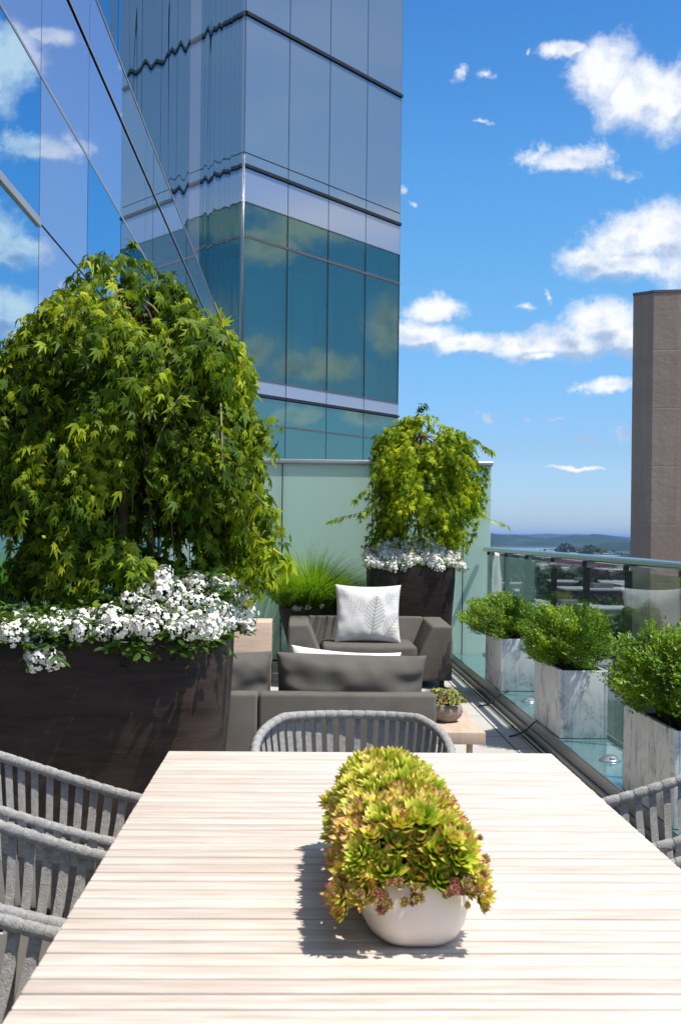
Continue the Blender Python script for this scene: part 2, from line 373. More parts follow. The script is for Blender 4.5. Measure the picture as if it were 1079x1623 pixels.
def scatter(name, tmpl, pos, ydir, normal, size, mat, parent=None, attr=None, smooth=False):
    tv, tf = tmpl; tv = np.array(tv, float); y = nrm(np.asarray(ydir)); z = np.asarray(normal); x = nrm(np.cross(y, z)); z = np.cross(x, y)
    size = np.asarray(size)[:, None, None]
    V = pos[:, None, :]+size*(tv[None, :, 0:1]*x[:, None]+tv[None, :, 1:2]*y[:, None]+tv[None, :, 2:3]*z[:, None])
    return link(name, arr_mesh(name, V, (tf, len(pos), len(tv)), mat, smooth, attr), parent)
def lobes(angles, lens, wid, droop=.34):
    v = [(0, 0, 0)]; f = []
    for a, l in zip(angles, lens):
        a = math.radians(a); d = (math.sin(a), math.cos(a)); p = (d[1], -d[0]); k = len(v)
        v += [(d[0]*l*.42-p[0]*wid*l, d[1]*l*.42-p[1]*wid*l, -.03), (d[0]*l, d[1]*l, -droop*l*l), (d[0]*l*.42+p[0]*wid*l, d[1]*l*.42+p[1]*wid*l, -.03)]
        f.append((0, k, k+1, k+2))
    return v, f
MAPLE = lobes((-105, -62, -28, 0, 28, 62, 105), (.34, .68, .92, 1.08, .92, .68, .34), .125)
MAPLE5 = lobes((-70, -32, 0, 32, 70), (.6, .88, 1, .88, .6), .16)
MAPLE3 = lobes((-42, -6, 34), (.75, 1.05, .8), .13, .5)
OVAL = ([(0, 0, 0), (-.26, .35, .06), (-.2, .75, .03), (0, 1, -.05), (.2, .75, .03), (.26, .35, .06), (0, .5, -.04)],
        [(0, 6, 2, 1), (6, 3, 2), (0, 5, 4, 6), (6, 4, 3)])
CARD = ([(-.5, -.4, 0), (.45, -.5, .1), (.5, .45, 0), (-.4, .5, .15)], [(0, 1, 2, 3)])
def sprigs(base, d, length, n, droop=1.0, spread=.9, leaf=.05, leafvar=.3, hang=.4, lift=0.0):
    """leaves in pairs along curved shoots; returns pos, dir, normal, size"""
    M = len(base); d = nrm(d); P = []; Y = []; N = []; S = []
    for i in range(n):
        u = (i+.6)/n
        p = base+d*length[:, None]*u+np.array([0, 0, -1.0])*(droop*length*u*u*.5)[:, None]
        tg = nrm(d+np.array([0, 0, -1.0])*droop*u)
        side = nrm(np.cross(tg, np.array([0, 0, 1.0])+rng.normal(0, .25, (M, 3))))*(1 if i % 2 else -1)
        y = nrm(tg*(1-spread*.6)+side*spread+rng.normal(0, .28, (M, 3))+np.array([0, 0, -hang+lift]))
        nn = nrm(np.array([0, 0, 1.0])+.5*tg+rng.normal(0, .35, (M, 3)))
        P.append(p+rng.normal(0, .004, (M, 3))); Y.append(y); N.append(nn); S.append(leaf*(1+leafvar*rng.normal(0, 1, M).clip(-1.6, 1.6)))
    return np.concatenate(P), np.concatenate(Y), np.concatenate(N), np.concatenate(S)
def superring(cx, cy, z, rx, ry, e=4, n=48, rot=0):
    out = []
    for k in range(n):
        a = 2*PI*k/n; c, s_ = math.cos(a), math.sin(a)
        x = rx*math.copysign(abs(c)**(2/e), c); y = ry*math.copysign(abs(s_)**(2/e), s_)
        out.append((cx+x*math.cos(rot)-y*math.sin(rot), cy+x*math.sin(rot)+y*math.cos(rot), z))
    return out
exec_order = []
# ================================================================== THE SETTING
def struct(name, mb, mat): return tag(mb.build(name, mat), kind='structure')
mb = MB(); mb.box((-1.5, -4, -.35), (1.47, 12.75, 0)); struct('terrace_floor', mb, 'paving')
mb = MB(); mb.box((-1.5, 12.75, -.4), (3.45, 27, -.02)); struct('neighbouring_terrace', mb, 'roof_pale')
GZ = -45.0
# land far below, the bay and the hills
m, t, o = newmat('land')
v = wcoord(t); a_ = t.noise(v, .012, 8, .7)[0]; b_ = t.noise(t.vec('MULTIPLY', v, (1, 1, 1)), .0035, 6, .6)[0]
col = t.ramp(t.math('ADD', t.math('MULTIPLY', a_, .6), t.math('MULTIPLY', b_, .4)), [(.38, (.015, .03, .012)), (.5, (.03, .05, .02)), (.56, (.07, .075, .07)), (.64, (.13, .12, .115))])
b = principled(t, col, .95, 0, .1); t.l.new(b.outputs[0], o.inputs[0])
m, t, o = newmat('water')
b = principled(t, (.03, .07, .10), .12, 0, .5, bump(t, t.noise(wcoord(t, (1, .3, 1)), .08, 4, .6)[0], .5, 1.0)); t.l.new(b.outputs[0], o.inputs[0])
m, t, o = newmat('hill')
a_ = t.noise(wcoord(t), .008, 8, .7)[0]
b = principled(t, t.ramp(a_, [(.35, (.008, .022, .012)), (.55, (.018, .036, .02)), (.7, (.06, .07, .055))]), .95, 0, .05); t.l.new(b.outputs[0], o.inputs[0])
mb = MB(); mb.add([(-60000, -3000, GZ), (60000, -3000, GZ), (60000, 60000, GZ), (-60000, 60000, GZ)], [(0, 1, 2, 3)]); struct('ground', mb, 'land')
mb = MB()
def shore(y, a, b, n, x0, x1, ph):
    return [(x0+(x1-x0)*i/n, y+a*math.sin(i*1.3+ph)+b*math.sin(i*.47+ph*2), GZ+1.2) for i in range(n+1)]
lo = shore(3050, 120, 160, 26, -1500, 1700, .6)+shore(3300, 60, 50, 6, 1760, 2400, 1)
hi_ = shore(4900, 160, 250, 26, -2500, 3000, 2.1)+shore(5100, 60, 50, 6, 3100, 4200, 1)
vs = lo+hi_; n = len(lo); mb.add(vs, [(i, i+1, n+i+1, n+i) for i in range(n-1)])
lo = shore(6800, 90, 160, 20, -2500, 4200, .2); hi_ = shore(9500, 200, 250, 20, -3500, 5500, 2.9)
vs = lo+hi_; n = len(lo); mb.add(vs, [(i, i+1, n+i+1, n+i) for i in range(n-1)])
struct('bay_water', mb, 'water')
def ridge(name, Y, dep, x0, x1, fn, n=140):
    mb = MB(); prof = (0, .35, .75, 1, .8, .3, 0); vs = []
    for j, p in enumerate(prof):
        for i in range(n+1):
            x = x0+(x1-x0)*i/n; h = max(2, fn(x)*p+random.uniform(-1, 1)*2.0*p)
            vs.append((x, Y+dep*j/6, GZ+(h if p > 0 else -3)))
    fs = [(j*(n+1)+i, j*(n+1)+i+1, (j+1)*(n+1)+i+1, (j+1)*(n+1)+i) for j in range(6) for i in range(n)]
    mb.add(vs, fs, True); return struct(name, mb, 'hill')
bp = lambda x, c, w_, h: h*math.exp(-((x-c)/w_)**2)
ridge('far_hills', 9800, 1800, -4000, 7000, lambda x: 38+bp(x, 1250, 420, 26)+bp(x, 1900, 500, 20)+bp(x, 2700, 600, 22)+6*math.sin(x*.006)+3*math.sin(x*.021))
ridge('middle_hills', 5600, 900, -2500, 4200, lambda x: bp(x, 860, 230, 56)+bp(x, 1480, 240, 50)+bp(x, 1120, 120, 18)+bp(x, 560, 200, 40)+bp(x, 100, 400, 40)+2*math.sin(x*.03)+1.5*math.sin(x*.07)+8)
ridge('headland', 3900, 260, 830, 2600, lambda x: bp(x, 1120, 170, 26)+bp(x, 1500, 300, 30)+2*math.sin(x*.05), 60)
# a wood that reads as one mass along the near shore
def clumpcards(n, r, size, flat=.8):
    u = nrm(rng.normal(0, 1, (n, 3))); rad = rng.uniform(.55, 1.0, n)**.6
    p = u*rad[:, None]*np.array([r, r, r*flat]); return p, nrm(rng.normal(0, 1, (n, 3))), nrm(u+rng.normal(0, .6, (n, 3))), size*rng.uniform(.6, 1.3, n)
pos = []; 
for k in range(420):
    Y = rng.uniform(900, 2950); a = rng.uniform(.13, .32); pos.append((a*Y, Y, GZ+3))
pos = np.array(pos); pos = np.repeat(pos, 26, 0)+rng.normal(0, 1, (len(pos)*26, 3))*np.array([11, 11, 3.5])
wd = scatter('distant_woods', CARD, pos, rng.normal(0, 1, (len(pos), 3)), nrm(rng.normal(0, .6, (len(pos), 3))+np.array([0, 0, 1])), rng.uniform(4, 9, len(pos)), 'far_leaf'); tag(wd, 'dark woods spreading along the shore below the terrace', None, None, 'stuff')

# town blocks below
towns = []
spec = [(.1735, 2600, 60, 40, 16, 'brick_red'), (.212, 1500, 46, 30, 17, 'brick_red'), (.226, 1350, 50, 30, 21, 'brick_red'), (.238, 1700, 70, 30, 22, 'brick_red'), (.250, 1400, 40, 30, 24, 'brick_red'),
        (.176, 620, 34, 30, 12, 'city_grey'), (.205, 760, 60, 34, 11, 'city_grey'), (.232, 560, 44, 40, 13, 'city_grey'), (.215, 470, 26, 30, 6, 'brick_red'), (.262, 640, 60, 34, 18, 'brick_red'), (.190, 1000, 90, 30, 9, 'city_grey'),
        (.245, 900, 70, 40, 12, 'city_grey'), (.275, 1100, 60, 40, 16, 'brick_red'), (.160, 900, 50, 30, 10, 'city_grey'), (.30, 800, 60, 40, 14, 'city_grey')]
tl = ['long low red brick block with a pale flat roof near the shore', 'red brick block left of the brick row beyond the rail', 'middle red brick block with a pale flat roof behind the rail', 'widest red brick block at the far end of the brick row', 'tall red brick block close beside the concrete tower',
      'small grey office block seen through the railing glass', 'grey office block with a broad flat roof through the railing glass', 'grey block with dark window bands lowest behind the glass', 'squat red brick building lowest through the railing glass', 'red brick block partly behind the concrete tower', 'very long low grey shed with a pale roof through the glass',
      'broad grey warehouse block through the glass beside the tower', 'red brick block hidden low behind the concrete tower', 'grey low block behind the green glass screen edge', 'grey block low behind the concrete tower']
for (a, Y, wx, wy, h, mt), lb in zip(spec, tl):
    X = a*Y; t_ = thing('brick_building' if mt == 'brick_red' else 'office_building', lb, 'building', (X, Y, GZ), 'town buildings below the terrace')
    mb = MB(); mb.box((X-wx/2, Y-wy/2, GZ), (X+wx/2, Y+wy/2, GZ+h)); wl_ = mb.build('wall', mt, t_)
    mb = MB(); mb.box((X-wx/2-.4, Y-wy/2-.4, GZ+h), (X+wx/2+.4, Y+wy/2+.4, GZ+h+.8)); rf_ = mb.build('roof', 'roof_pale', t_)
    mb = MB(); mb.box((X-wx*.2, Y-3, GZ+h+.81), (X-wx*.02, Y+5, GZ+h+3.4)); mb.build('plant_room', 'city_grey', rf_)
    mb = MB(); ns = max(2, int(h/3.6))
    for q in range(ns): mb.box((X-wx/2+1.5, Y-wy/2-.08, GZ+1.2+q*3.6), (X+wx/2-1.5, Y-wy/2-.002, GZ+2.9+q*3.6))
    mb.build('window_band', 'dark_pane', wl_)
# trees between them
cm = []
for k in range(3):
    p, y, nn, s_ = clumpcards(520, 5.5+k, 1.5, .85); p[:, 2] += 8+k
    p += .8*np.sin(p[:, [1, 2, 0]]*1.1+k)
    me = arr_mesh('crown', np.zeros((0, 3)), None, 'far_leaf') if False else None
    o_ = scatter('crown', CARD, p, y, nn, s_, 'far_leaf'); me = o_.data; bpy.data.objects.remove(o_); cm.append(me)
mb = MB(); mb.tube([(0, 0, -1), (0, .1, 5), (.3, 0, 9)], [.5, .38, .2], 7); trunk_me = mb.mesh('trunk', 'bark')
for k in range(34):
    if k < 14: Y = rng.uniform(1250, 1900); a = .168+.0068*k+rng.uniform(-.002, .002); s_ = rng.uniform(1.5, 2.2)
    else: Y = rng.uniform(430, 1000); a = rng.uniform(.155, .285); s_ = rng.uniform(.9, 1.4)
    t_ = thing('shore_tree' if k < 14 else 'street_tree', 'dark round tree standing near the water beyond the rail' if k < 14 else 'dark street tree between town blocks seen through the railing glass', 'tree', (a*Y, Y, GZ), 'trees near the shore' if k < 14 else 'street trees below the terrace')
    del t_['base']; t_.scale = (s_*rng.uniform(.9, 1.25), s_, s_); t_.rotation_euler.z = rng.uniform(0, 6)
    for nm, me in (('crown', cm[k % 3]), ('trunk', trunk_me)): q = bpy.data.objects.new(nm, me); C.objects.link(q); q.parent = t_

# ---- podium carrying the terrace
t_ = thing('podium_building', 'tall building block carrying the terrace, below the floor edge', 'building', (-10, 15, GZ))
mb = MB(); mb.box((-30, -6, GZ), (1.9, 33, -.42)); mb.build('wall', 'city_grey', t_)

# ---- low glass wing along the left side (its roof edge climbs towards the camera)
wing = thing('glass_wing', 'low mirrored glass building wing behind the big tree, left side', 'building', (-1.6, 15, 0))
X0 = -1.5; lv = [0.02, 3.08, 3.91, 4.66, 5.09]; g = .008
cols = [6.795+1.485*k for k in range(-7, 19)]
mb = MB(); mb.box((-1.74, cols[0], -.3), (-1.535, 33.5, 5.06)); mb.build('backing_wall', 'joint_black', wing)
for i in range(len(cols)-1):
    y0, y1 = cols[i]+g, cols[i+1]-g
    pale = abs(cols[i]-6.795) < .01
    for j in range(4):
        z0, z1 = lv[j]+g, lv[j+1]-g
        if j == 2: z1 -= .02
        mb = MB(); mb.box((-1.53, y0, z0), (X0, y1, z1))
        if j >= 2: mb.build('spandrel_panel', 'panel_low_mid' if (j == 2 and i > 8) or (j == 3 and i > 8) else 'panel_low', wing)
        elif pale: mb.build('spandrel_panel', 'panel_low', wing)
        else: mb.build('window_pane', 'window_low', wing)
mb = MB(); mb.box((-1.53, cols[0], 3.052), (-1.486, 6.79, 3.096)); mb.build('transom', 'bronze_mullion', wing)
mb = MB(); mb.box((-1.53, cols[0], 3.898), (-1.4965, 33, 3.914)); mb.build('transom', 'bronze_mullion', wing)
mb = MB(); mb.box((-1.53, cols[0], 4.668), (-1.4965, 33, 4.680)); mb.build('transom', 'bronze_mullion', wing)
mb = MB(); mb.box((-1.73, cols[0], 5.09), (-1.494, 33, 5.104)); mb.build('coping', 'bronze_mullion', wing)

# ---- glass tower
tower = thing('glass_tower', 'tall blue glass tower with teal windows rising behind the terrace', 'building', (-1.75, 34, 0))
CN = Vector((-1.78, 34.0, 0)); A = math.radians(38.5); U = Vector((math.sin(A), math.cos(A), 0)); NN = Vector((U.y, -U.x, 0))
def fbox(mb, s0, s1, z0, z1, d0, d1):
    ps = []
    for z in (z0, z1):
        for s_, d in ((s0, d1), (s1, d1), (s1, d0), (s0, d0)): q = CN+U*s_+NN*d; ps.append((q.x, q.y, z))
    mb.add(ps, [(3, 2, 1, 0), (4, 5, 6, 7), (0, 1, 5, 4), (1, 2, 6, 5), (2, 3, 7, 6), (3, 0, 4, 7)])
W = 1.98; TOP = 46
rows = [(-.4, 4.48, 'wl'), (4.48, 5.26, 'wl'), (5.34, 5.74, 'b'), (5.74, 9.74, 'w'), (9.79, 10.73, 'w'), (10.73, 11.70, 'b'), (11.80, 12.12, 'p'), (12.12, 16.0, 'p'), (16.12, 20.3, 'p'), (20.3, 24.6, 'p'), (24.7, 33, 'p'), (33.1, TOP, 'p')]
mt = {'wl': ('window_pane', 'window_tower_low'), 'b': ('spandrel_panel', 'panel_band'), 'w': ('window_pane', 'window_tower'), 'p': ('cladding_panel', 'panel_tower')}
for c in range(4):
    for z0, z1, k in rows:
        mb = MB(); fbox(mb, c*W+.016, (c+1)*W-.016, z0+.016, z1-.016, -.04, 0); mb.build(mt[k][0], mt[k][1], tower)
mb = MB()
for z0, z1 in ((-.4, 5.74), (10.75, TOP)): fbox(mb, 0.02, 4*W-.01, z0, z1, -.10, -.045)
fbox(mb, .02, 4*W-.01, 9.72, 9.80, -.12, -.041)
mb.build('joint_backing', 'joint_black', tower)
for z0, z1 in ((5.265, 5.335), (11.705, 11.795), (16.01, 16.11), (24.61, 24.69)): mb = MB(); fbox(mb, 0, 4*W, z0, z1, -.04, .06); mb.build('ledge', 'joint_black', tower)
for z0, z1 in ((9.726, 9.804), (5.725, 5.765), (10.715, 10.74), (4.46, 4.50)): mb = MB(); fbox(mb, 0, 4*W, z0, z1, .0005, .02); mb.build('transom', 'bronze_trim', tower)
for c in range(5):
    s_ = min(max(c*W, .03), 4*W-.03); mb = MB(); fbox(mb, s_-.035, s_+.035, 5.745, 10.725, -.16, -.041); fbox(mb, s_-.0145, s_+.0145, 5.745, 10.725, -.04, .012); mb.build('mullion', 'joint_black', tower)
mb = MB(); fbox(mb, .3, 4*W-.05, 5.4, 5.7, -3.0, -.12); fbox(mb, .3, 4*W-.05, 10.8, 11.0, -3.0, -.12); fbox(mb, .3, 4*W-.05, 5.7, 10.8, -3.1, -3.0); fbox(mb, .15, .3, 5.4, 11, -3, -.12); mb.build('room', 'room', tower)
def curtain(s0, s1, z0, z1, d=-.45, amp=.05, per=.16):
    mb = MB(); n = int((s1-s0)/.02); top = []; bot = []
    for i in range(n+1):
        s_ = s0+(s1-s0)*i/n; q = CN+U*s_+NN*(d+amp*math.sin(2*PI*s_/per+1.3*math.sin(s_*3))); top.append((q.x, q.y, z1)); bot.append((q.x, q.y, z0))
    mb.add(bot+top, [(i, i+1, n+2+i, n+1+i) for i in range(n)], True); mb.build('curtain', 'curtain', tower)
curtain(.65, 1.85, 5.72, 9.3); curtain(2.05, 2.6, 5.72, 9.3); curtain(2.85, 3.8, 5.72, 9.3, amp=.035, per=.22); curtain(4.5, 4.8, 5.72, 9.5); curtain(6.05, 7.1, 5.72, 9.6, -.3, .004, .8); curtain(6.05, 7.1, 9.85, 10.5, -.3, .004, .8)
# flank of the tower that mirrors the front
mb = MB(); mb.box((-8, -4, -.3), (-1.84, 33.6, TOP)); mb.build('core_wall', 'joint_black', tower)
q0, q1 = CN+U*(4*W), CN+U*(4*W)-NN*9
mb = MB(); q = [CN-NN*.2, CN+U*(4*W-.02)-NN*.15, CN+U*(4*W-.02)-NN*9, CN-NN*9+Vector((-5, 0, 0)), Vector((-8, 33.7, 0)), Vector((-1.9, 33.7, 0))]
for z0, z1 in ((-.4, 5.38), (11.02, TOP)): mb.prism([(p.x, p.y) for p in q], z0, z1)
mb.build('core_wall', 'joint_black', tower)
mb = MB(); fbox(mb, 4*W-.03, 4*W, -.4, TOP, -9, -.0); mb.build('end_wall', 'panel_tower', tower)
fy = [-3.6, -1.9, -.2, 1.5, 3.2, 4.9, 6.2, 7.9, 9.58, 11.277, 12.926, 14.616, 16.403, 18.184, 20.087, 21.5, 22.98, 24.5, 26.1, 27.7, 29.3, 30.9, 32.5, 33.97]
for i in range(len(fy)-1):
    pale = abs(fy[i]-18.184) < .1 or i == len(fy)-2
    for z0, z1 in ((-.2, 11.7), (11.76, TOP)) if pale else ((-.2, TOP),):
        mb = MB(); mb.box((-1.80, fy[i]+.014, z0), (-1.78, fy[i+1]-.014, z1)); mb.build('side_pane', 'side_pale' if pale else 'side_glass', tower)
# bracket-like maintenance rail on the corner
mb = MB(); mb.tube([(-1.765, 33.9, 5.4), (-1.765, 33.9, 12.0)], .012, 6); mb.build('corner_rail', 'frame_grey', tower)

# ---- concrete tower on the right
def zYX(x, y, z): # point where the pixel ray has world height z (far things)
    return atZ(x, y, z)
F1_ = atY(1036, 463, 60); TZ = F1_.z; L1_ = atZ(1003, 471.5, TZ); L1_ = atY(1003, 470, 60.9)
ct = thing('concrete_tower', 'windowless brown concrete tower with a faceted corner, right edge', 'building', (F1_.x+8, 66, GZ))
pl_ = [(L1_.x, L1_.y), (L1_.x+.3, 60.62), (L1_.x+.65, 60.30), (F1_.x, 60.06), (F1_.x+1.2, 59.8), (F1_.x+3, 59.5), (F1_.x+9, 59.1), (F1_.x+20, 59.4), (F1_.x+26, 64), (F1_.x+26, 78), (L1_.x*78/L1_.y+1.5, 78)]
cx = sum(p[0] for p in pl_)/len(pl_); cy = sum(p[1] for p in pl_)/len(pl_)
mb = MB(); z = GZ; k = 0; lift = 2.9
def ringz(z, s_): return [(cx+(x-cx)*s_, cy+(y-cy)*s_, z) for x, y in pl_]
rings = []
nl = int((TZ-GZ)/lift); lift = (TZ-GZ)/nl
for k in range(nl):
    z = GZ+k*lift; rings += [ringz(z+.001, .9992), ringz(z+.03, .9992), ringz(z+.05, 1), ringz(z+lift-.01, 1)]
mb.loft(rings, smooth=False); mb.build('wall', 'concrete', ct)
mb = MB(); mb.loft([ringz(TZ, 1.004), ringz(TZ+.12, 1.004)], smooth=False); mb.build('coping', 'city_grey', ct)

# ---- green glass screen wall at the end of the terrace
SY = 12.6; ztop = 2.08
scr = thing('glass_screen', 'pale green frosted glass screen wall closing the terrace', 'screen wall', (0, SY, 0))
seams = [-1.50, -1.19, -.225, .74, 1.705, 1.985]; seams = [-1.49, -1.18, -.218, .73, 1.69, 1.985]
for i in range(len(seams)-1):
    mb = MB(); mb.box((seams[i]+.006, SY, .02), (seams[i+1]-.006, SY+.02, ztop)); mb.build('glass_panel', 'screen_glass', scr)
for x in seams[1:-1]:
    mb = MB(); mb.box((x-.02, SY+.024, .0), (x+.02, SY+.06, ztop)); mb.build('post', 'dark_metal', scr)
mb = MB(); mb.bbox((-1.49, SY-.03, ztop), (1.995, SY+.055, ztop+.045), .006); mb.build('top_rail', 'frame_grey', scr)
mb = MB(); mb.box((-1.49, SY-.02, 0.001), (1.585, SY+.05, .02)); mb.build('bottom_rail', 'dark_metal', scr)

# ---- gutter and raised glass ledge
mb = MB(); mb.box((1.47, -4, -.3), (1.585, 12.62, -.03)); struct('gutter', mb, 'joint_black')
led = thing('steel_channel', 'steel edge channel running along the foot of the glass ledge', 'channel', (1.52, 4, 0))
mb = MB(); mb.box((1.474, -4, -.03), (1.484, 12.58, .004)); mb.box((1.515, -4, -.03), (1.535, 12.58, -.006)); mb.box((1.555, -4, -.03), (1.581, 12.58, .022)); mb.build('channel', 'bronze_mullion', led)
for k in range(12): y = -2+k*1.31; mb = MB(); mb.box((1.486, y, -.03), (1.5145, y+.03, .0)); mb.build('bridge_bar', 'dark_metal', led)
lg = thing('glass_ledge', 'raised reflective glass ledge under the trough planters by the railing', 'ledge', (1.76, 4, 0))
mb = MB(); mb.box((1.588, -4, -.3), (1.95, 12.58, .09)); mb.build('ledge_body', 'bronze_mullion', lg)
for k in range(9):
    y0 = -3.9+k*1.86; mb = MB(); mb.box((1.592, y0+.006, .0901), (1.945, min(y0+1.854, 12.57), .10)); mb.build('glass_panel', 'ledge_glass', lg)

# ---- railing
rl = thing('glass_railing', 'clear glass railing with steel handrail along the right edge', 'railing', (1.92, 4, 0))
posts = [12.4-1.06*k for k in range(16)]
mb = MB(); mb.tube([(1.92, 12.56, 1.205), (1.92, -4, 1.205)], .026, 16); mb.build('handrail', 'steel', rl)
for i, y in enumerate(posts):
    mb = MB(); mb.box((1.926, y-.015, -.15), (1.966, y+.015, 1.15)); po_ = mb.build('post', 'joint_black', rl)
    mb = MB(); mb.box((1.915, y-.015, 1.1501), (1.945, y+.015, 1.185)); mb.build('bracket', 'dark_metal', po_)
    if i:
        mb = MB(); mb.box((1.913, y+.003, .105), (1.924, posts[i-1]-.003, 1.15)); mb.build('glass_panel', 'rail_glass', rl)
mb = MB(); mb.box((1.906, -4, .1002), (1.9125, 12.56, .125)); mb.build('base_channel', 'frame_grey', rl)

# ---- what can be seen beyond the screen: a furled parasol and a slatted screen
t_ = thing('furled_parasol', 'white furled parasol on the terrace beyond the green screen', 'parasol', (2.42, 15, 0))
mb = MB(); rings = []
for z, r in ((.62, .17), (.66, .16), (.8, .125), (.95, .075), (1.12, .03), (1.16, .008)):
    rings.append([(2.44+r*.9*(1+.18*math.sin(5*a))*math.cos(a)+(1.12-z)*-.18, 15+r*(1+.18*math.sin(5*a))*math.sin(a), z) for a in [2*PI*k/30 for k in range(30)]])
mb.loft(rings); mb.build('canopy', 'white_fabric', t_)
mb = MB(); mb.tube([(2.42, 15, -.02), (2.42, 15, 1.2)], .02, 8); mb.build('pole', 'frame_grey', t_)
t_ = thing('cushion_stack', 'pinkish white cushions piled below the furled parasol', 'cushion', (2.4, 14.6, 0))
for z in (.42, .52):
    mb = MB(); mb.bbox((2.18, 14.4, z), (2.62, 14.85, z+.1), .04, 3); mb.build('cushion', 'white_fabric', t_)
mb = MB(); mb.box((2.2, 14.42, -.02), (2.6, 14.83, .42)); mb.build('base', 'sofa_fabric', t_)
t_ = thing('slatted_screen', 'dark vertical slatted screen beyond the green glass wall', 'screen', (3.2, 20, 0))
mb = MB()
for k in range(9): mb.box((2.66+k*.08, 20, -.02), (2.695+k*.08, 20.05, 1.10))
mb.build('slats', 'city_grey', t_)
mb = MB(); mb.box((2.58, 20.052, 1.06), (3.36, 20.1, 1.12)); mb.box((2.58, 20.052, .5), (3.36, 20.1, .56)); mb.box((2.58, 20.12, -.02), (3.36, 20.16, 1.10)); mb.build('frame', 'joint_black', t_)
# ================================================================== FURNITURE
# ---- dining table
tb = thing('dining_table', 'long pale slatted wooden dining table in the foreground', 'table', (.17, 2.05, 0))
TX0, TX1, TY0, TY1 = -.365, .705, .70, 3.345
mb = MB(); y = TY1-.058; bm_y = TY1
mb.bbox((TX0, TY1-.055, .712), (TX1, TY1, .7405), .004, 2)
pitch = .0515
while y > TY0:
    mb.bbox((TX0+random.uniform(0, .0008), y-pitch+.0064, .716), (TX1-random.uniform(0, .0008), y, .74+random.uniform(-.0006, .0006)), .003, 2); y -= pitch
mb.build('tabletop', 'slat_wood', tb)
mb = MB()
for x0, x1 in ((TX0+.05, TX0+.12), (TX1-.12, TX1-.05)): mb.box((x0, TY0+.05, .64), (x1, TY1-.06, .714))
mb.box((TX0+.121, TY1-.12, .64), (TX1-.121, TY1-.07, .712)); mb.box((TX0+.121, 2.0, .64), (TX1-.121, 2.06, .712)); mb.box((TX0+.121, TY0+.06, .64), (TX1-.121, TY0+.11, .712)); mb.build('apron', 'pale_wood', tb)
for x in (TX0+.05, TX1-.13):
    for y in (TY0+.06, TY1-.16):
        mb = MB(); mb.bbox((x, y, 0), (x+.08, y+.09, .6398), .005); mb.build('leg', 'pale_wood', tb)

# ---- strap chairs
def rim_pt(t_, k=1.0, hb=.785, ha=.635):
    """t_ in -1..1 along the rim, 0 at the back"""
    s_ = abs(t_); sg = 1 if t_ >= 0 else -1
    if s_ < .62:
        a = s_/.62*PI/2; c = math.cos(a)**(2/2.25); n_ = math.sin(a)**(2/2.25) if a > 0 else 0
        x, y = .285*n_, -.06-.25*c
    else:
        q = (s_-.62)/.38; x, y = .285-.012*q*q, -.06+.30*q
    u = min(1, max(0, (s_-.30)/.70)); z = hb-(hb-ha)*(u*u*(3-2*u)*.35+u*.65)
    return Vector((sg*x*k, y*(k if k != 1 else 1)+(0 if k == 1 else .0), z))
def low_pt(t_):
    p = rim_pt(t_); return Vector((p.x*.80, p.y*.80+.0, .435+.01*abs(t_)))
def make_chair():
    th = thing('strap_chair', None, None); del th['base']
    N_ = 72; pts = [rim_pt(-1+2*i/N_) for i in range(N_+1)]
    e = pts[-1]; pts += [e+Vector((-.003, .03, -.02)), e+Vector((-.012, .045, -.07)), Vector((.225, .20, .44))]
    e = pts[0]; pts = [Vector((-.225, .20, .44)), e+Vector((.012, .045, -.07)), e+Vector((.003, .03, -.02))]+pts
    mb = MB(); mb.tube(pts, .0128, 12); mb.build('frame_rim', 'rim_rope', th)
    mb = MB(); mb.tube([low_pt(-1+2*i/40) for i in range(41)]+[low_pt(-1)], .012, 8); mb.build('seat_frame', 'dark_metal', th)
    ns = 42
    for i in range(ns):
        t0 = -1+2*(i+.5)/ns; d = .0125/1.0
        tb_ = max(-1, min(1, t0*1.0)); a = rim_pt(t0); b = low_pt(tb_)
        tg = (rim_pt(min(1, t0+.02))-rim_pt(max(-1, t0-.02))).normalized(); tgl = (low_pt(min(1, tb_+.02))-low_pt(max(-1, tb_-.02))).normalized()
        mb = MB(); w2 = .0098
        outn = Vector((a.x, a.y, 0)).normalized()
        # wrap over the rim, then two thin faces of a flat strap with a slight bow
        w3 = .0154; mb.tube([a-tg*w3, a-tg*w3*.86, a+tg*w3*.86, a+tg*w3], [.0134, .0141, .0141, .0134], 14)
        vs = []; K = 6
        for k in range(K+1):
            u = k/K; c = a.lerp(b, u)+outn*(.010*math.sin(PI*u)+.013*(1-u)); t__ = tg.lerp(tgl, u).normalized(); ww = w2*(1-.12*u); th_ = .0035
            vs += [c-t__*ww+outn*th_, c+t__*ww+outn*th_, c+t__*ww-outn*th_, c-t__*ww-outn*th_]
        fs = [(k*4+j, k*4+(j+1) % 4, k*4+4+(j+1) % 4, k*4+4+j) for k in range(K) for j in range(4)]
        mb.add(vs, fs); mb.build('strap', 'rope', th)
    mb = MB(); mb.loft([superring(0, -.02, z, rx*.225, ry*.225, 3, 40) for z, rx, ry in ((.445, .9, .9), (.452, .98, .98), (.475, 1, 1), (.492, .97, .97), (.50, .86, .86))]); mb.build('seat_cushion', 'cushion_fabric', th)
    for sx_ in (-1, 1):
        for y, y2 in ((.17, .22), (-.19, -.25)):
            mb = MB(); mb.tube([(sx_*.20, y, .43), (sx_*.235, y2, 0)], [.013, .009], 10); mb.build('leg', 'dark_metal', th)
    return th
def dup(root, loc, rotz):
    r = root.copy(); C.objects.link(r); r.location = loc; r.rotation_euler = (0, 0, rotz)
    for ch in list(root.children):
        c = ch.copy(); C.objects.link(c); c.parent = r
    return r
ch0 = make_chair()
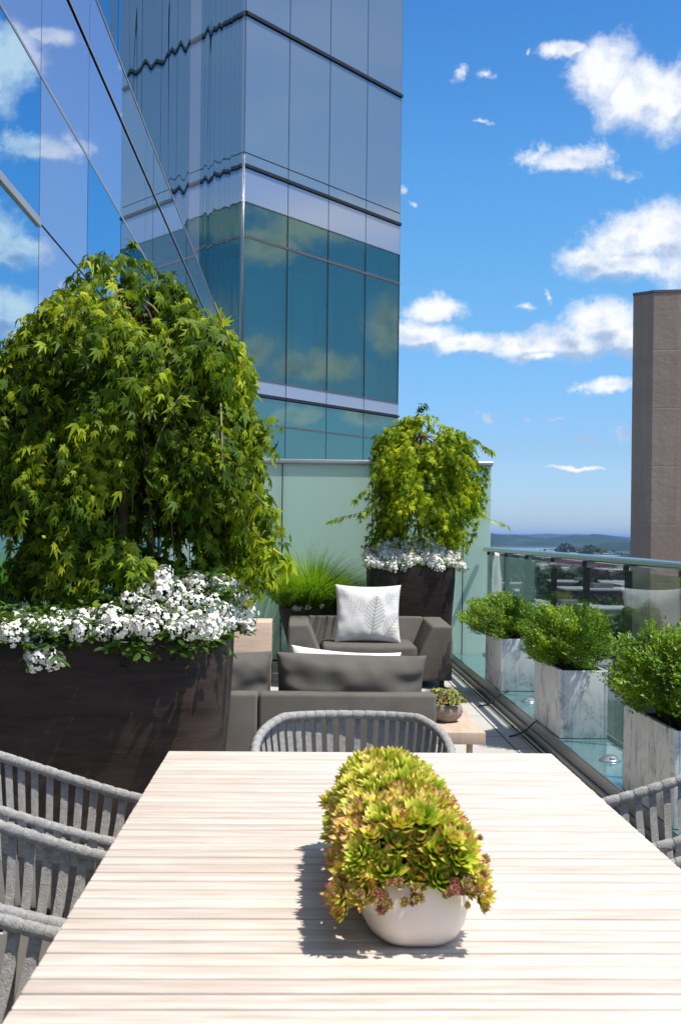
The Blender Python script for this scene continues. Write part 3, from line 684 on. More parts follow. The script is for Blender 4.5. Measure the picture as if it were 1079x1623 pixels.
spots = [((.155, 3.43, 0), PI, 'grey strap armchair at the far end of the table, facing the camera'),
         ((-.615, 2.95, 0), -PI/2, 'grey strap armchair on the left side, farthest of the left row, before the dark planter'),
         ((-.615, 2.38, 0), -PI/2, 'grey strap armchair in the middle of the left row'),
         ((-.65, 1.90, 0), -PI/2, 'grey strap armchair at the lower left, nearest to the camera'),
         ((.965, 2.90, 0), PI/2, 'grey strap armchair on the right side before the third trough planter'),
         ((.965, 2.31, 0), PI/2, 'grey strap armchair at the right picture edge, only its armrest showing')]
for i, (l, r, lb) in enumerate(spots):
    o = ch0 if i == 0 else dup(ch0, l, r)
    o.location = l; o.rotation_euler = (0, 0, r); o.scale = (1 if i == 0 else .82, 1, 1); tag(o, lb, 'chair', 'strap chairs round the dining table')

# ---- cushions
def pillow(name, mat, w_, h_, t_, parent=None, res=34, corner=.07, wr=.004, seed=0, boxy=4, ink=None, mats=None):
    r_ = random.Random(seed); ph = [r_.uniform(0, 6) for _ in range(12)]
    V = []; T = []
    for side in (1, -1):
        for j in range(res+1):
            for i in range(res+1):
                u = -1+2*i/res; v = -1+2*j/res
                x = w_/2*u*(1-corner*(1-v*v)); y = h_/2*v*(1-corner*(1-u*u)*1.2)
                th = t_/2*max(0, (1-abs(u)**boxy))**.5*max(0, (1-abs(v)**boxy))**.5
                e = (1-u*u)*(1-v*v)
                # seam puckers radiating from the border and soft folds
                pk = math.sin(u*17+ph[0])*max(0, abs(v)-.55)*.9+math.sin(v*15+ph[1])*max(0, abs(u)-.55)*.9
                fold = math.sin(5*u+3*v+ph[2]+1.4*math.sin(3*v+ph[3]))+.6*math.sin(9*v-4*u+ph[4]+math.sin(5*u+ph[7]))+.4*math.sin(14*u+6*v+ph[5])
                z = side*(th+(wr*(fold+1.6*pk))*min(1, e*5+.0)*(.4+.6*(1-e)))
                V.append((x, y, z)); T.append(ink(u, v) if ink and side > 0 else 0)
    n = res+1; fs = []
    for sd_ in range(2):
        o_ = sd_*n*n
        for j in range(res):
            for i in range(res):
                q = (o_+j*n+i, o_+j*n+i+1, o_+(j+1)*n+i+1, o_+(j+1)*n+i); fs.append(q if sd_ == 0 else q[::-1])
    me = bpy.data.meshes.new(name); me.from_pydata(V, [], fs); me.polygons.foreach_set('use_smooth', [True]*len(fs))
    if ink: a = me.attributes.new('ink', 'FLOAT', 'POINT'); a.data.foreach_set('value', T)
    bm = bmesh.new(); bm.from_mesh(me); bmesh.ops.remove_doubles(bm, verts=bm.verts, dist=.0006); bm.to_mesh(me); bm.free()
    me.materials.append(MATS[mat]); o = bpy.data.objects.new(name, me); C.objects.link(o)
    if parent is not None: o.parent = parent
    return o
m, t, o = newmat('feather_print')
at_ = t.new('ShaderNodeAttribute'); at_.attribute_name = 'ink'
col = t.mix(t.math('MULTIPLY', at_.outputs['Fac'], 1.0, clamp=True), (.82, .81, .79), (.13, .13, .14))
b = principled(t, col, .9, 0, .1, bump(t, t.noise(ocoord(t), 400, 3)[0], .25, .001)); t.l.new(b.outputs[0], o.inputs[0])
def feather(u, v, cx_, cy_, ang, L, wd_, dark, fine=46):
    c, s_ = math.cos(ang), math.sin(ang); a = (u-cx_)*s_+(v-cy_)*c; d = (u-cx_)*c-(v-cy_)*s_
    q = a/L+.5
    if q < -.15 or q > 1: return 0
    if abs(d) < .016 and q < .98: return dark
    if q < 0: return 0
    env = wd_*(math.sin(PI*min(1, q*.86+.12))**.7)*(1+.09*math.sin(q*40+(3 if d > 0 else 0)))
    if abs(d) > env: return 0
    return dark*(.50+.36*math.sin((a-abs(d)*.9)*fine))*(1-.35*abs(d)/env)
def ink(u, v):
    x = feather(u, v, .22, -.02, .12, 1.25, .33, .70)
    x = max(x, feather(u, v, -.42, .25, -.75, 1.0, .32, .34)); x = max(x, feather(u, v, .82, -.35, .55, .95, .26, .55)); x = max(x, feather(u, v, -.45, -.55, -1.9, 1.0, .28, .22))
    x = max(x, feather(u, v, .85, .65, .6, .8, .26, .30)); x = max(x, feather(u, v, -.75, .8, .7, .8, .2, .2)); x = max(x, feather(u, v, -.1, -.85, 1.3, .9, .22, .35))
    return x+.05*math.sin(6*u+2)*math.sin(5*v)

# ---- lounge armchair facing the camera
AY = 10.45
pa = atY(457, 983, AY); pb = atY(717, 986, AY); AX0, AX1, AZ = pa.x, pb.x, .57
ac = thing('lounge_armchair', 'wide dark grey upholstered armchair facing the camera, with slanted arms', 'armchair', ((AX0+AX1)/2, AY+.45, 0))
def wedge(xo, sg):
    """arm: vertical outside, inside slanting into the seat"""
    mb = MB(); bm = bmesh.new(); y0, y1 = AY, AY+.92
    prof = [(xo, .07), (xo, AZ), (xo+sg*.175, AZ), (xo+sg*.335, .20), (xo+sg*.335, .07)]
    vs = [bm.verts.new((x, y, z-(.02 if (y == y0 and z == AZ) else 0))) for y in (y0, y1) for x, z in prof]; n = len(prof)
    bm.faces.new(vs[:n]); bm.faces.new(vs[n:][::-1])
    for i in range(n): bm.faces.new((vs[i], vs[n+i], vs[n+(i+1) % n], vs[(i+1) % n]))
    bmesh.ops.recalc_face_normals(bm, faces=bm.faces[:]); bmesh.ops.bevel(bm, geom=bm.edges[:], offset=.022, segments=3, profile=.6, affect='EDGES')
    bm.verts.index_update(); mb.add([q.co for q in bm.verts], [[q.index for q in f.verts] for f in bm.faces], True); bm.free(); return mb
wedge(AX0, 1).build('armrest', 'sofa_fabric', ac); wedge(AX1, -1).build('armrest', 'sofa_fabric', ac)
mb = MB(); mb.bbox((AX0+.336, AY+.03, .07), (AX1-.336, AY+.75, .25), .02, 3); mb.build('seat_base', 'sofa_fabric', ac)
mb = MB(); mb.bbox((AX0+.30, AY+.02, .25), (AX1-.30, AY+.74, .37), .035, 4); mb.build('seat_cushion', 'cushion_fabric', ac)
bm = bmesh.new(); bmesh.ops.create_cube(bm, size=1)
for q in bm.verts:
    f = q.co.z > 0; q.co = Vector(((AX0+AX1)/2+q.co.x*(AX1-AX0-.352), (AY+.80 if q.co.y < 0 else AY+.925)+(0 if q.co.y > 0 else (0 if f else -.14)), AZ+.004 if f else .10))
bmesh.ops.bevel(bm, geom=bm.edges[:], offset=.02, segments=3, profile=.6, affect='EDGES'); mb = MB(); bm.verts.index_update()
mb.add([q.co for q in bm.verts], [[q.index for q in f.verts] for f in bm.faces], True); bm.free(); mb.build('backrest', 'sofa_fabric', ac)
for x in (AX0+.06, AX1-.1):
    for y in (AY+.06, AY+.82):
        mb = MB(); mb.box((x, y, 0), (x+.04, y+.04, .0698)); mb.build('foot', 'dark_metal', ac)
pc = atY(583, 1005, AY+.34)
pw = pillow('feather_pillow', 'feather_print', .60, .54, .17, res=110, seed=3, wr=.0035, ink=ink)
pw.location = (pc.x, AY+.42, .625); pw.rotation_euler = (math.radians(76), math.radians(0), math.radians(-3)); tag(pw, 'white square pillow with a grey feather print standing on the armchair', 'pillow')

# ---- sofa seen from behind
SO = 5.70
def sx_at(px_): return atY(px_, 1105, SO).x
for (xl, xr, lb, cl_) in ((sx_at(410), sx_at(692), 'right dark grey sofa module seen from behind, beyond the far chair', (436, 673)), (sx_at(410)-.86-.012, sx_at(408.5), 'left dark grey sofa module partly hidden by the big dark planter', (240, 433))):
    so_ = thing('sofa_module', lb, 'sofa', ((xl+xr)/2, SO+.45, 0), 'dark grey sofa modules')
    mb = MB(); mb.bbox((xl, SO, .07), (xr, SO+.13, .585), .016, 3); mb.build('backrest', 'sofa_fabric', so_)
    mb = MB(); mb.bbox((xl, SO+.132, .07), (xr, SO+.92, .25), .02, 3); mb.build('seat_base', 'sofa_fabric', so_)
    mb = MB(); mb.bbox((xl+.005, SO+.14, .25), (xr-.005, SO+.93, .39), .035, 3); mb.build('seat_cushion', 'cushion_fabric', so_)
    for x in (xl+.03, xr-.08):
        for y in (SO+.04, SO+.84):
            mb = MB(); mb.box((x, y, 0), (x+.05, y+.05, .0698)); mb.build('foot', 'dark_metal', so_)
    x0 = atY(cl_[0], 1075, SO+.24).x; x1 = atY(cl_[1], 1075, SO+.24).x; r = xr > 0.3
    cu = pillow('back_cushion', 'cushion_fabric', (x1-x0)*1.0, .385, .27, seed=5 if r else 9, wr=.009, boxy=2.7, corner=.045, res=60)
    cu.location = ((x0+x1)/2, SO+.235, .568); cu.rotation_euler = (math.radians(98), math.radians(1.0 if r else -2), 0)
    tag(cu, 'long dark grey back cushion on the right sofa module' if r else 'dark grey back cushion with a pinched corner on the left sofa module', 'cushion', 'dark grey back cushions')
p2 = atY(548, 1050, SO+.52)
pw = pillow('feather_pillow', 'feather_print', .58, .5, .15, res=90, seed=8, wr=.004, ink=ink)
pw.location = (p2.x-.01, SO+.50, .515); pw.rotation_euler = (math.radians(112), math.radians(-3.5), math.radians(180)); tag(pw, 'white feather print pillow leaning behind the sofa back cushion, only its top edge showing', 'pillow')

# ---- low table beside the sofa, with a bowl of succulents
lt = thing('low_table', 'low pale wood table right of the sofa on steel legs', 'side table', (.82, 6.9, 0))
fr = atZ(769.5, 1161, .335)
mb = MB(); mb.bbox((fr.x-.36, fr.y, .272), (fr.x, fr.y+1.25, .335), .004); mb.build('tabletop', 'top_wood', lt)
for x in (fr.x-.30, fr.x-.075):
    for y in (fr.y+.06, fr.y+1.13):
        mb = MB(); mb.tube([(x, y, 0), (x, y, .2718)], .017, 10); mb.build('leg', 'steel', lt)
wb = thing('wooden_cube', 'pale wooden block table beside the armchair, left', 'side table', (-.5, 10.8, 0))
w0 = atY(430, 990, 10.5)
mb = MB(); mb.bbox((w0.x-.62, 10.5, .002), (w0.x, 11.0, .565), .006); mb.build('block', 'pale_wood', wb)

# ---- succulents
m, t, o = newmat('succulent')
at_ = t.new('ShaderNodeAttribute'); at_.attribute_name = 'tip'; oi = t.new('ShaderNodeObjectInfo'); g_ = t.new('ShaderNodeNewGeometry')
rr = t.math('MULTIPLY_ADD', t.math('SUBTRACT', oi.outputs['Random'], .5), .26, at_.outputs['Fac'])
rr = t.math('MULTIPLY_ADD', t.math('SUBTRACT', g_.outputs['Random Per Island'], .5), .16, rr)
col = t.ramp(rr, [(.05, (.16, .32, .02)), (.40, (.46, .62, .04)), (.72, (.84, .80, .10)), (.88, (.84, .44, .20)), (1, (.62, .17, .13))])
b = principled(t, col, .38, 0, .45); tr = t.new('ShaderNodeBsdfTranslucent'); t.put(tr, 0, col); mx = t.new('ShaderNodeMixShader'); mx.inputs[0].default_value = .25
t.l.new(b.outputs[0], mx.inputs[1]); t.l.new(tr.outputs[0], mx.inputs[2]); t.l.new(mx.outputs[0], o.inputs[0])
m, t, o = newmat('succulent_bud')
at_ = t.new('ShaderNodeAttribute'); at_.attribute_name = 'tip'; oi = t.new('ShaderNodeObjectInfo')
col = t.mix(oi.outputs['Random'], t.mix(at_.outputs['Fac'], (.36, .20, .10), (.50, .17, .13)), t.mix(at_.outputs['Fac'], (.26, .34, .07), (.46, .34, .12)))
b = principled(t, col, .5, 0, .4); t.l.new(b.outputs[0], o.inputs[0])
m, t, o = newmat('sedum')
at_ = t.new('ShaderNodeAttribute'); at_.attribute_name = 'tip'; oi = t.new('ShaderNodeObjectInfo')
col = t.mix(at_.outputs['Fac'], (.20, .27, .05), (.50, .52, .16)); col = t.mix(t.math('MULTIPLY', t.math('GREATER_THAN', oi.outputs['Random'], .86), .5), col, (.40, .14, .10))
b = principled(t, col, .5, 0, .4); t.l.new(b.outputs[0], o.inputs[0])
def rosette(name, mat, rings, seed=0, wide=.20, thick=.10):
    r_ = random.Random(seed); mb = MB(); T = []
    for (n, L, elv, off) in rings:
        for k in range(n):
            a = 2*PI*k/n+off+r_.uniform(-.12, .12); e = math.radians(elv+r_.uniform(-7, 7)); l = L*r_.uniform(.85, 1.12)
            d = Vector((math.cos(a)*math.cos(e), math.sin(a)*math.cos(e), math.sin(e))); s_ = Vector((-math.sin(a), math.cos(a), 0)); n_ = s_.cross(d)*-1
            if n_.z < 0: n_ = -n_
            b0 = d*.06
            pts = [b0-s_*wide*.35*l, b0+s_*wide*.35*l, d*l*.62+s_*wide*l+n_*.03, d*l*.62-s_*wide*l+n_*.03, d*l+n_*.05*l, d*l*.6-n_*thick*l, d*l*.55+n_*-.01]
            mb.add(pts, [(0, 1, 6), (1, 2, 6), (2, 4, 6), (4, 3, 6), (3, 0, 6), (0, 5, 1), (1, 5, 2), (2, 5, 4), (4, 5, 3), (3, 5, 0)]); T += [.0, .0, .55, .55, 1, .5, .35]
    me = mb.mesh(name, mat); a = me.attributes.new('tip', 'FLOAT', 'POINT'); a.data.foreach_set('value', T); return me
RS = [rosette('rosette', 'succulent', [(3, .5, 84, 0), (5, .72, 74, .5), (7, .9, 60, .2), (8, 1.0, 44, .7), (8, .98, 26, .1)], s_, .20) for s_ in range(4)]
RB = [rosette('bud', 'succulent_bud', [(3, .8, 84, 0), (5, .9, 62, .5), (7, .95, 35, .2), (7, .9, 5, .7), (6, .85, -28, .1)], s_, .30, .2) for s_ in range(2)]
RD = [rosette('rosette', 'sedum', [(3, .5, 82, 0), (5, .75, 64, .5), (6, .95, 42, .2), (7, 1.0, 20, .7)], s_, .26, .16) for s_ in range(3)]
def place_part(me, name, parent, loc, nrm_, size, spin=None):
    o = bpy.data.objects.new(name, me); C.objects.link(o); o.parent = parent
    q = Vector(nrm_).to_track_quat('Z', 'Y'); o.rotation_mode = 'QUATERNION'
    from mathutils import Quaternion
    o.rotation_quaternion = q @ Quaternion((0, 0, 1), random.uniform(0, 6.28) if spin is None else spin)
    o.location = Vector(loc)-parent.location; o.scale = (size,)*3; return o
BX, BY0, BY1 = .178, 1.735, 2.30
BC = (BY0+BY1)/2; BL = (BY1-BY0)/2
bw = thing('trough_bowl', 'white ceramic trough on the dining table, full of red tipped succulents', 'planter', (BX, BC, .741))
mb = MB(); rings = []
for z, k, l in ((.7415, .052, -.036), (.744, .063, -.024), (.752, .073, -.014), (.768, .081, -.005), (.79, .085, 0), (.815, .084, -.001), (.835, .080, -.005), (.842, .078, -.007)): rings.append(superring(BX, BC, z, k*1.06, BL+l, 3.6, 56))
for z, k, l in ((.842, .072, -.013), (.82, .074, -.011)): rings.append(superring(BX, BC, z, k, BL+l, 3.6, 56))
mb.loft(rings, True, True); mb.build('bowl', 'white_ceramic', bw)
sp_ = thing('succulent_plants', 'green and yellow succulents with red tips overflowing the white trough', 'succulents', (BX, BC, .83))
mb = MB(); mb.loft([superring(BX, BC, z, .078*k, (BL-.01)*k2, 3, 40) for z, k, k2 in ((.822, .9, .97), (.85, .95, .95), (.866, .80, .86), (.878, .4, .70))]); mb.build('soil_mound', 'soil', sp_)
placed = []; todo = []
for tries in range(9000):
    if len(todo) >= 215: break
    u = rng.uniform(-1.0, 1.0); v = rng.uniform(-1.0, 1.0)
    front = tries < 500
    x = u*.100; hgt = .094*(1-abs(u)**2.6)*(1-.12*(v+1)/2); y = v*(BL+.004)
    if front: v = -1.0+rng.uniform(0, .04); y = v*(BL+.004)+.02*(1-abs(u)); hgt = .094*(1-abs(u)**2.6)*rng.uniform(-.06, 1)
    z = .842+hgt-.010+rng.uniform(-.006, .006)
    if abs(u) > .85: z -= rng.uniform(0, .03)
    p = Vector((BX+x-.012, BC+y, z)); r_ = rng.uniform(.021, .035)*(1 if abs(u) < .8 else .85)
    if any((p-q).length < (r_+rq)*.42 for q, rq in placed): continue
    placed.append((p, r_)); todo.append((p, Vector((u*1.0+rng.normal(0, .18), (v**5)*(.9 if z < .9 else .4)+rng.normal(0, .18)-.10, 1.0-.5*abs(u)**3)), r_*1.22))
todo.sort(key=lambda q: q[0].y)
for k, (p, n_, r_) in enumerate(todo[:98]): place_part(RS[k % 4], 'rosette', sp_, p, n_, r_)
mb = MB(); T = []
tipv = [a.value for a in RS[0].attributes['tip'].data]
for k, (p, n_, r_) in enumerate(todo[98:]):
    m_ = Matrix.Translation(p) @ n_.to_track_quat('Z', 'Y').to_matrix().to_4x4() @ Matrix.Rotation(random.uniform(0, 6.28), 4, 'Z') @ Matrix.Scale(r_, 4); me = RS[k % 4]; dt = random.uniform(-.12, .12)
    mb.add([m_ @ q.co for q in me.vertices], [tuple(f.vertices) for f in me.polygons]); T += [max(0, min(1, q+dt)) for q in tipv]
me = mb.mesh('packed_rosettes', 'succulent'); a = me.attributes.new('tip', 'FLOAT', 'POINT'); a.data.foreach_set('value', T); o = link('packed_rosettes', me, sp_); o['kind'] = 'stuff'
for k in range(98):
    side = random.random()
    if side < .42: u = -1; v = rng.uniform(-1, .9)
    elif side < .66: u = 1; v = rng.uniform(-1, .9)
    else: u = rng.uniform(-1, 1); v = -1
    if abs(u) == 1: p = Vector((BX+u*(.096+rng.uniform(-.004, .018)), BC+v*BL, .842+rng.uniform(-.045, .035))); n_ = (u, rng.normal(0, .4), .2)
    else: p = Vector((BX+u*.09, BY0-.012-rng.uniform(0, .018), .842+rng.uniform(-.030, .015))); n_ = (rng.normal(0, .4), -1, .2)
    place_part(RB[k % 2], 'bud', sp_, p, n_, rng.uniform(.0065, .0115))
# bowl on the low table
b0 = atZ(706, 1143, .336)
bl = thing('clay_bowl', 'round rough clay bowl on the low table beside the sofa', 'planter', (b0.x, b0.y, .3355))
mb = MB(); mb.loft([superring(b0.x, b0.y, .3355+z, r, r, 2, 40) for z, r in ((0, .042), (.008, .060), (.03, .083), (.055, .092), (.078, .089), (.094, .079), (.097, .075), (.093, .070), (.080, .070))]); mb.build('bowl', 'clay_bowl', bl)
sd_ = thing('sedum_plant', 'pale green succulents heaped in the round clay bowl', 'succulents', (b0.x, b0.y, .42))
mb = MB(); mb.loft([superring(b0.x, b0.y, z, r, r, 2, 24) for z, r in ((.415, .069), (.44, .072), (.46, .04))]); mb.build('soil_mound', 'soil', sd_)
for k in range(70):
    a = rng.uniform(0, 6.28); q = math.sqrt(rng.uniform(0, 1)); p = (b0.x+q*.115*math.cos(a)-.012, b0.y+q*.11*math.sin(a), .437+.065*(1-q*q)+rng.uniform(-.006, .008))
    place_part(RD[k % 3], 'rosette', sd_, p, (q*math.cos(a), q*math.sin(a)-.1, 1.1-q*.6), rng.uniform(.016, .027))

# ---- zinc trough planters with boxwood on the ledge
def boxwood(i, yf, cpx, top_px, seed, lbp, lbs, rx, ry, zr):
    tp = thing('trough_planter', lbp, 'planter', (1.745, yf+.42, .10), 'zinc trough planters on the glass ledge')
    mb = MB(); x0, x1, y0, y1, zb, zt = 1.600, 1.893, yf, yf+.82, .103, .522
    mb.bbox((x0, y0, zb), (x0+.02, y1, zt), .003); mb.bbox((x1-.02, y0, zb), (x1, y1, zt), .003); mb.bbox((x0+.0205, y0+.0006, zb), (x1-.0205, y0+.02, zt-.0007), .003); mb.bbox((x0+.0205, y1-.02, zb), (x1-.0205, y1-.0006, zt-.0007), .003)
    mb.box((x0+.021, y0+.021, zb+.01), (x1-.021, y1-.021, zb+.03)); mb.build('shell', 'zinc', tp)
    mb = MB(); mb.box((x0+.021, y0+.021, zb+.031), (x1-.021, y1-.021, zt-.04)); mb.build('soil', 'soil', tp)
    sh = thing('boxwood_shrub', lbs, 'shrub', (1.745, yf+.41, .48), 'boxwood shrubs in the zinc troughs')
    cx_, cy_ = 1.745+cpx, yf+.41; M = 2300
    u = nrm(rng.normal(0, 1, (M, 3))); u[:, 2] = np.where(u[:, 2] < -.55, -u[:, 2], u[:, 2])
    rad = rng.uniform(.35, 1, M)**.5
    nz = 1+.15*np.sin(5*u[:, 0]+seed)*np.sin(4*u[:, 1]+seed*2)+.10*np.sin(9*u[:, 2]+7*u[:, 0]+seed)
    c0 = np.array([cx_, cy_, .52+zr*.60])
    sc_ = np.array([rx, ry, zr]); p = c0+u*sc_*(rad*nz)[:, None]
    low = p[:, 2] < .60; p[low, 0] = cx_+(p[low, 0]-cx_)*.86
    d = nrm(u*np.array([1, .8, .7])+np.array([0, 0, .75])+rng.normal(0, .25, (M, 3)))
    P, Y, N, S = sprigs(p-d*.05, d, rng.uniform(.06, .10, M), 12, .1, .85, .0175, .22, -.25)
    scatter('foliage', OVAL, P, Y, N, S, 'box_leaf', sh)
    mb = MB()
    for k in range(26):
        a = rng.uniform(0, 6.28); q = rng.uniform(.3, .85); e_ = (cx_+q*rx*math.cos(a), cy_+q*ry*math.sin(a), .60+zr*rng.uniform(.3, 1.0)); s0 = (1.745+.05*math.cos(a), cy_+.22*math.sin(a), .47)
        mb.tube([s0, ((s0[0]*.6+e_[0]*.4), (s0[1]*.6+e_[1]*.4), .47+(e_[2]-.47)*.6), e_], [.007, .005, .0025], 5)
    mb.build('stem', 'bark', sh)
boxwood(0, 9.57, -.06, 0, 1, 'grey marbled zinc trough planter farthest along the railing', 'smallest looking boxwood shrub, in the farthest zinc trough', .335, .50, .205)
boxwood(1, 7.35, -.03, 0, 4, 'grey marbled zinc trough planter in the middle of the three', 'round boxwood shrub in the middle zinc trough', .275, .45, .23)
boxwood(2, 5.08, .01, 0, 8, 'grey streaked zinc trough planter nearest, at the right picture edge', 'largest looking boxwood shrub, in the nearest zinc trough', .31, .46, .26)

# ---- small up-lights and cables on the ledge
for (x, y, lb) in ((966, 1205, 'small steel dome light on the ledge beside the nearest trough planter'), (838, 1112, 'small steel dome light on the ledge between the two farther trough planters')):
    p = atZ(x, y, .101); p.x = min(p.x, 1.86)
    u_ = thing('ledge_light', lb, 'light', (p.x, p.y, .1005), 'dome lights on the ledge')
    mb = MB(); mb.loft([superring(p.x, p.y, .1005+z, r, r, 2, 28) for z, r in ((0, .062), (.003, .062), (.010, .050), (.024, .038), (.030, .026), (.031, .0))]); dm_ = mb.build('dome', 'frame_grey', u_)
    mb = MB(); mb.bbox((p.x-.012, p.y-.052, .108), (p.x+.016, p.y-.036, .128), .003); mb.build('lens', 'led', dm_)
for (y, lb) in ((8.05, 'thin black cable crossing the steel channel near the middle planter'), (9.45, 'thin black cable crossing the steel channel near the farthest planter')):
    mb = MB(); mb.tube([(1.40, y-.06, .006), (1.47, y-.01, .012), (1.53, y+.03, .035), (1.58, y+.03, .085), (1.62, y+.03, .106), (1.66, y+.1, .106)], .006, 6); c_ = mb.build('cable', 'joint_black'); tag(c_, lb, 'cable', 'cables crossing the channel')
# ================================================================== PLANTED POTS
def bloom_head(seed):
    r_ = np.random.default_rng(seed); V = []; Fc = []
    mb = MB(); n = 22
    for k in range(n):
        # florets over a dome
        u = (k+.5)/n; a = k*2.39996; zc = 1-u*1.15; rr_ = math.sqrt(max(0, 1-zc*zc)); c = Vector((rr_*math.cos(a), rr_*math.sin(a), zc*.8))*(1+r_.normal(0, .16)); nn = (c.normalized()+Vector(r_.normal(0, .38, 3))).normalized()
        q = nn.to_track_quat('Z', 'Y'); a0 = r_.uniform(0, 6)
        R_ = .33*(1+r_.normal(0, .12))
        for j in range(5):
            b = a0+j*2*PI/5; d = q @ Vector((math.cos(b), math.sin(b), 0)); s_ = q @ Vector((-math.sin(b), math.cos(b), 0))
            mb.add([c, c+d*R_*.55-s_*R_*.40+nn*.03, c+d*R_-s_*R_*.22-nn*.05, c+d*R_+s_*R_*.22-nn*.05, c+d*R_*.55+s_*R_*.40+nn*.03], [(0, 1, 2, 3, 4)])
    return mb.mesh('flower_head', 'petal')
BH = [bloom_head(k) for k in range(5)]
def inprof(z, prof):
    for i in range(len(prof)-1):
        a, b = prof[i], prof[i+1]
        if b[0] <= z <= a[0]: q = (a[0]-z)/(a[0]-b[0]+1e-9); return a[1]+(b[1]-a[1])*q, a[2]+(b[2]-a[2])*q
    return prof[-1][1:] if z < prof[-1][0] else prof[0][1:]
def weeping(th, prof, cy_, depth, trunk, M, leaf, mat, seed, nshoot, twig='twig', core=.42, hollow=(), lumpk=1.0, open_=1.1, pocket=11.0):
    """prof: (z, x centre, half width) from the top down"""
    r_ = np.random.default_rng(seed)
    zs = np.array([p[0] for p in prof]); top, bot = zs[0], zs[-1]
    P = []; D = []; K = 0
    while K < M:
        z = r_.uniform(bot, top); cx_, hw = inprof(z, prof)
        if r_.uniform() > hw/max(p[2] for p in prof)*1.0+.1: continue
        a = r_.uniform(0, 2*PI)
        lump = 1+lumpk*(.11*math.sin(3*a+z*6+seed)+.11*math.sin(5*a-z*11+seed*2)+.05*math.sin(9*a+z*23)+.03)
        q = r_.uniform(core, 1)**.55*lump
        # hanging curtains with gaps between them, wider towards the bottom
        low = max(0, 1-(z-bot)/(.42*(top-bot))); x = cx_+hw*q*math.cos(a); y = cy_+hw*depth*q*math.sin(a)
        k8 = pocket
        n3 = math.sin(k8*x*1.0+seed+1.6*math.sin(k8*.8*z))+math.sin(k8*1.15*y+2+1.4*math.sin(k8*.9*x))+math.sin(k8*1.3*z+seed*2+1.5*math.sin(k8*.7*y))
        if n3 < -.15+.4*low and r_.uniform() < .95: continue
        gap = math.sin(a*7+seed+2*math.sin(z*5))+.6*math.sin(a*13+z*7)
        if gap < -.75+low*open_ and r_.uniform() < .5+.48*low: continue
        if math.sin(a) < .1 and any(((x-hx)/hr)**2+((z-hz)/hk)**2 < 1+.35*math.sin(a*9+z*14) for hx, hz, hr, hk in hollow) and r_.uniform() < .86: continue
        up = max(0, (z-(top-.35))/.35)
        P.append((x, y, z)); D.append((math.cos(a)*.75+r_.normal(0, .25), math.sin(a)*.75+r_.normal(0, .25), -.35+.9*up+r_.normal(0, .35))); K += 1
    P = np.array(P); D = np.array(D)
    p, Y, N, S = sprigs(P, D, r_.uniform(.08, .17, M), 6, 1.3, .7, leaf, .28, .75)
    mb = MB(); mb.tube(trunk, [.024, .022, .020, .016, .010][:len(trunk)], 10); mb.build('trunk', 'bark', th)
    # arching shoots that weep outwards, with leaves along them
    exP = []; exD = []
    topz = trunk[-1][2]
    for k in range(nshoot):
        a = r_.uniform(0, 2*PI); zt = topz-r_.uniform(0, .35); st = Vector((trunk[-1][0], trunk[-1][1], zt)); zb = r_.uniform(bot-.02, bot+.6*(top-bot)); cx_, hw = inprof(zb, prof)
        q = r_.uniform(.75, 1.06); en = Vector((cx_+hw*q*math.cos(a), cy_+hw*depth*q*math.sin(a), zb)); mid = st.lerp(en, .55); mid.z = max(st.z, mid.z)+r_.uniform(-.05, .12)*(top-bot)*.6; 
        pts = [(st*(1-u)**2+mid*2*u*(1-u)+en*u*u)+Vector(r_.normal(0, .006, 3)) for u in [i/9 for i in range(10)]]
        mb = MB(); mb.tube(pts, [.0065*(1-.8*i/9)+.0012 for i in range(10)], 5); mb.build('branch', twig if k % 3 else 'red_twig', th)
        for i in range(3, 10):
            for _ in range(2): exP.append(pts[i]); exD.append(pts[i]-pts[i-1]+Vector(r_.normal(0, .03, 3)))
    exP = np.array([tuple(v) for v in exP]); exD = np.array([tuple(v) for v in exD]); M2 = len(exP)
    p2, Y2, N2, S2 = sprigs(exP, exD, r_.uniform(.05, .1, M2), 3, 1.0, .9, leaf, .3, .7)
    p = np.concatenate([p, p2]); Y = np.concatenate([Y, Y2]); N = np.concatenate([N, N2]); S = np.concatenate([S, S2])
    k = r_.uniform(0, 1, len(p)); a_, b_, c_ = k < .45, (k >= .45) & (k < .78), k >= .78
    scatter('crown', MAPLE, p[a_], Y[a_], N[a_], S[a_], mat, th)
    scatter('slender_leaves', MAPLE3, p[b_], Y[b_], N[b_]+r_.normal(0, .5, (b_.sum(), 3)), S[b_]*1.15, mat, th)
    scatter('young_leaves', MAPLE5, p[c_], Y[c_], N[c_]+r_.normal(0, .6, (c_.sum(), 3)), S[c_]*.75, 'maple_gold' if mat == 'maple_leaf' else mat, th)
def wisp(th, pts_px, leaf, mat, n=5, r=.003):
    """a stray leafy shoot along world points"""
    mb = MB(); mb.tube(pts_px, [r*(1-.6*i/(len(pts_px)-1)) for i in range(len(pts_px))], 5); mb.build('branch', 'twig', th)
    P = []; D = []
    for i in range(1, len(pts_px)):
        for k in range(n):
            P.append(pts_px[i-1].lerp(pts_px[i], (k+.5)/n)); D.append(pts_px[i]-pts_px[i-1])
    P = np.array([tuple(v) for v in P]); D = np.array([tuple(v) for v in D])
    p, Y, N, S = sprigs(P, D, np.full(len(P), .05), 2, .6, .95, leaf, .3, .3)
    scatter('shoot_leaves', MAPLE5, p, Y, N, S, mat, th)
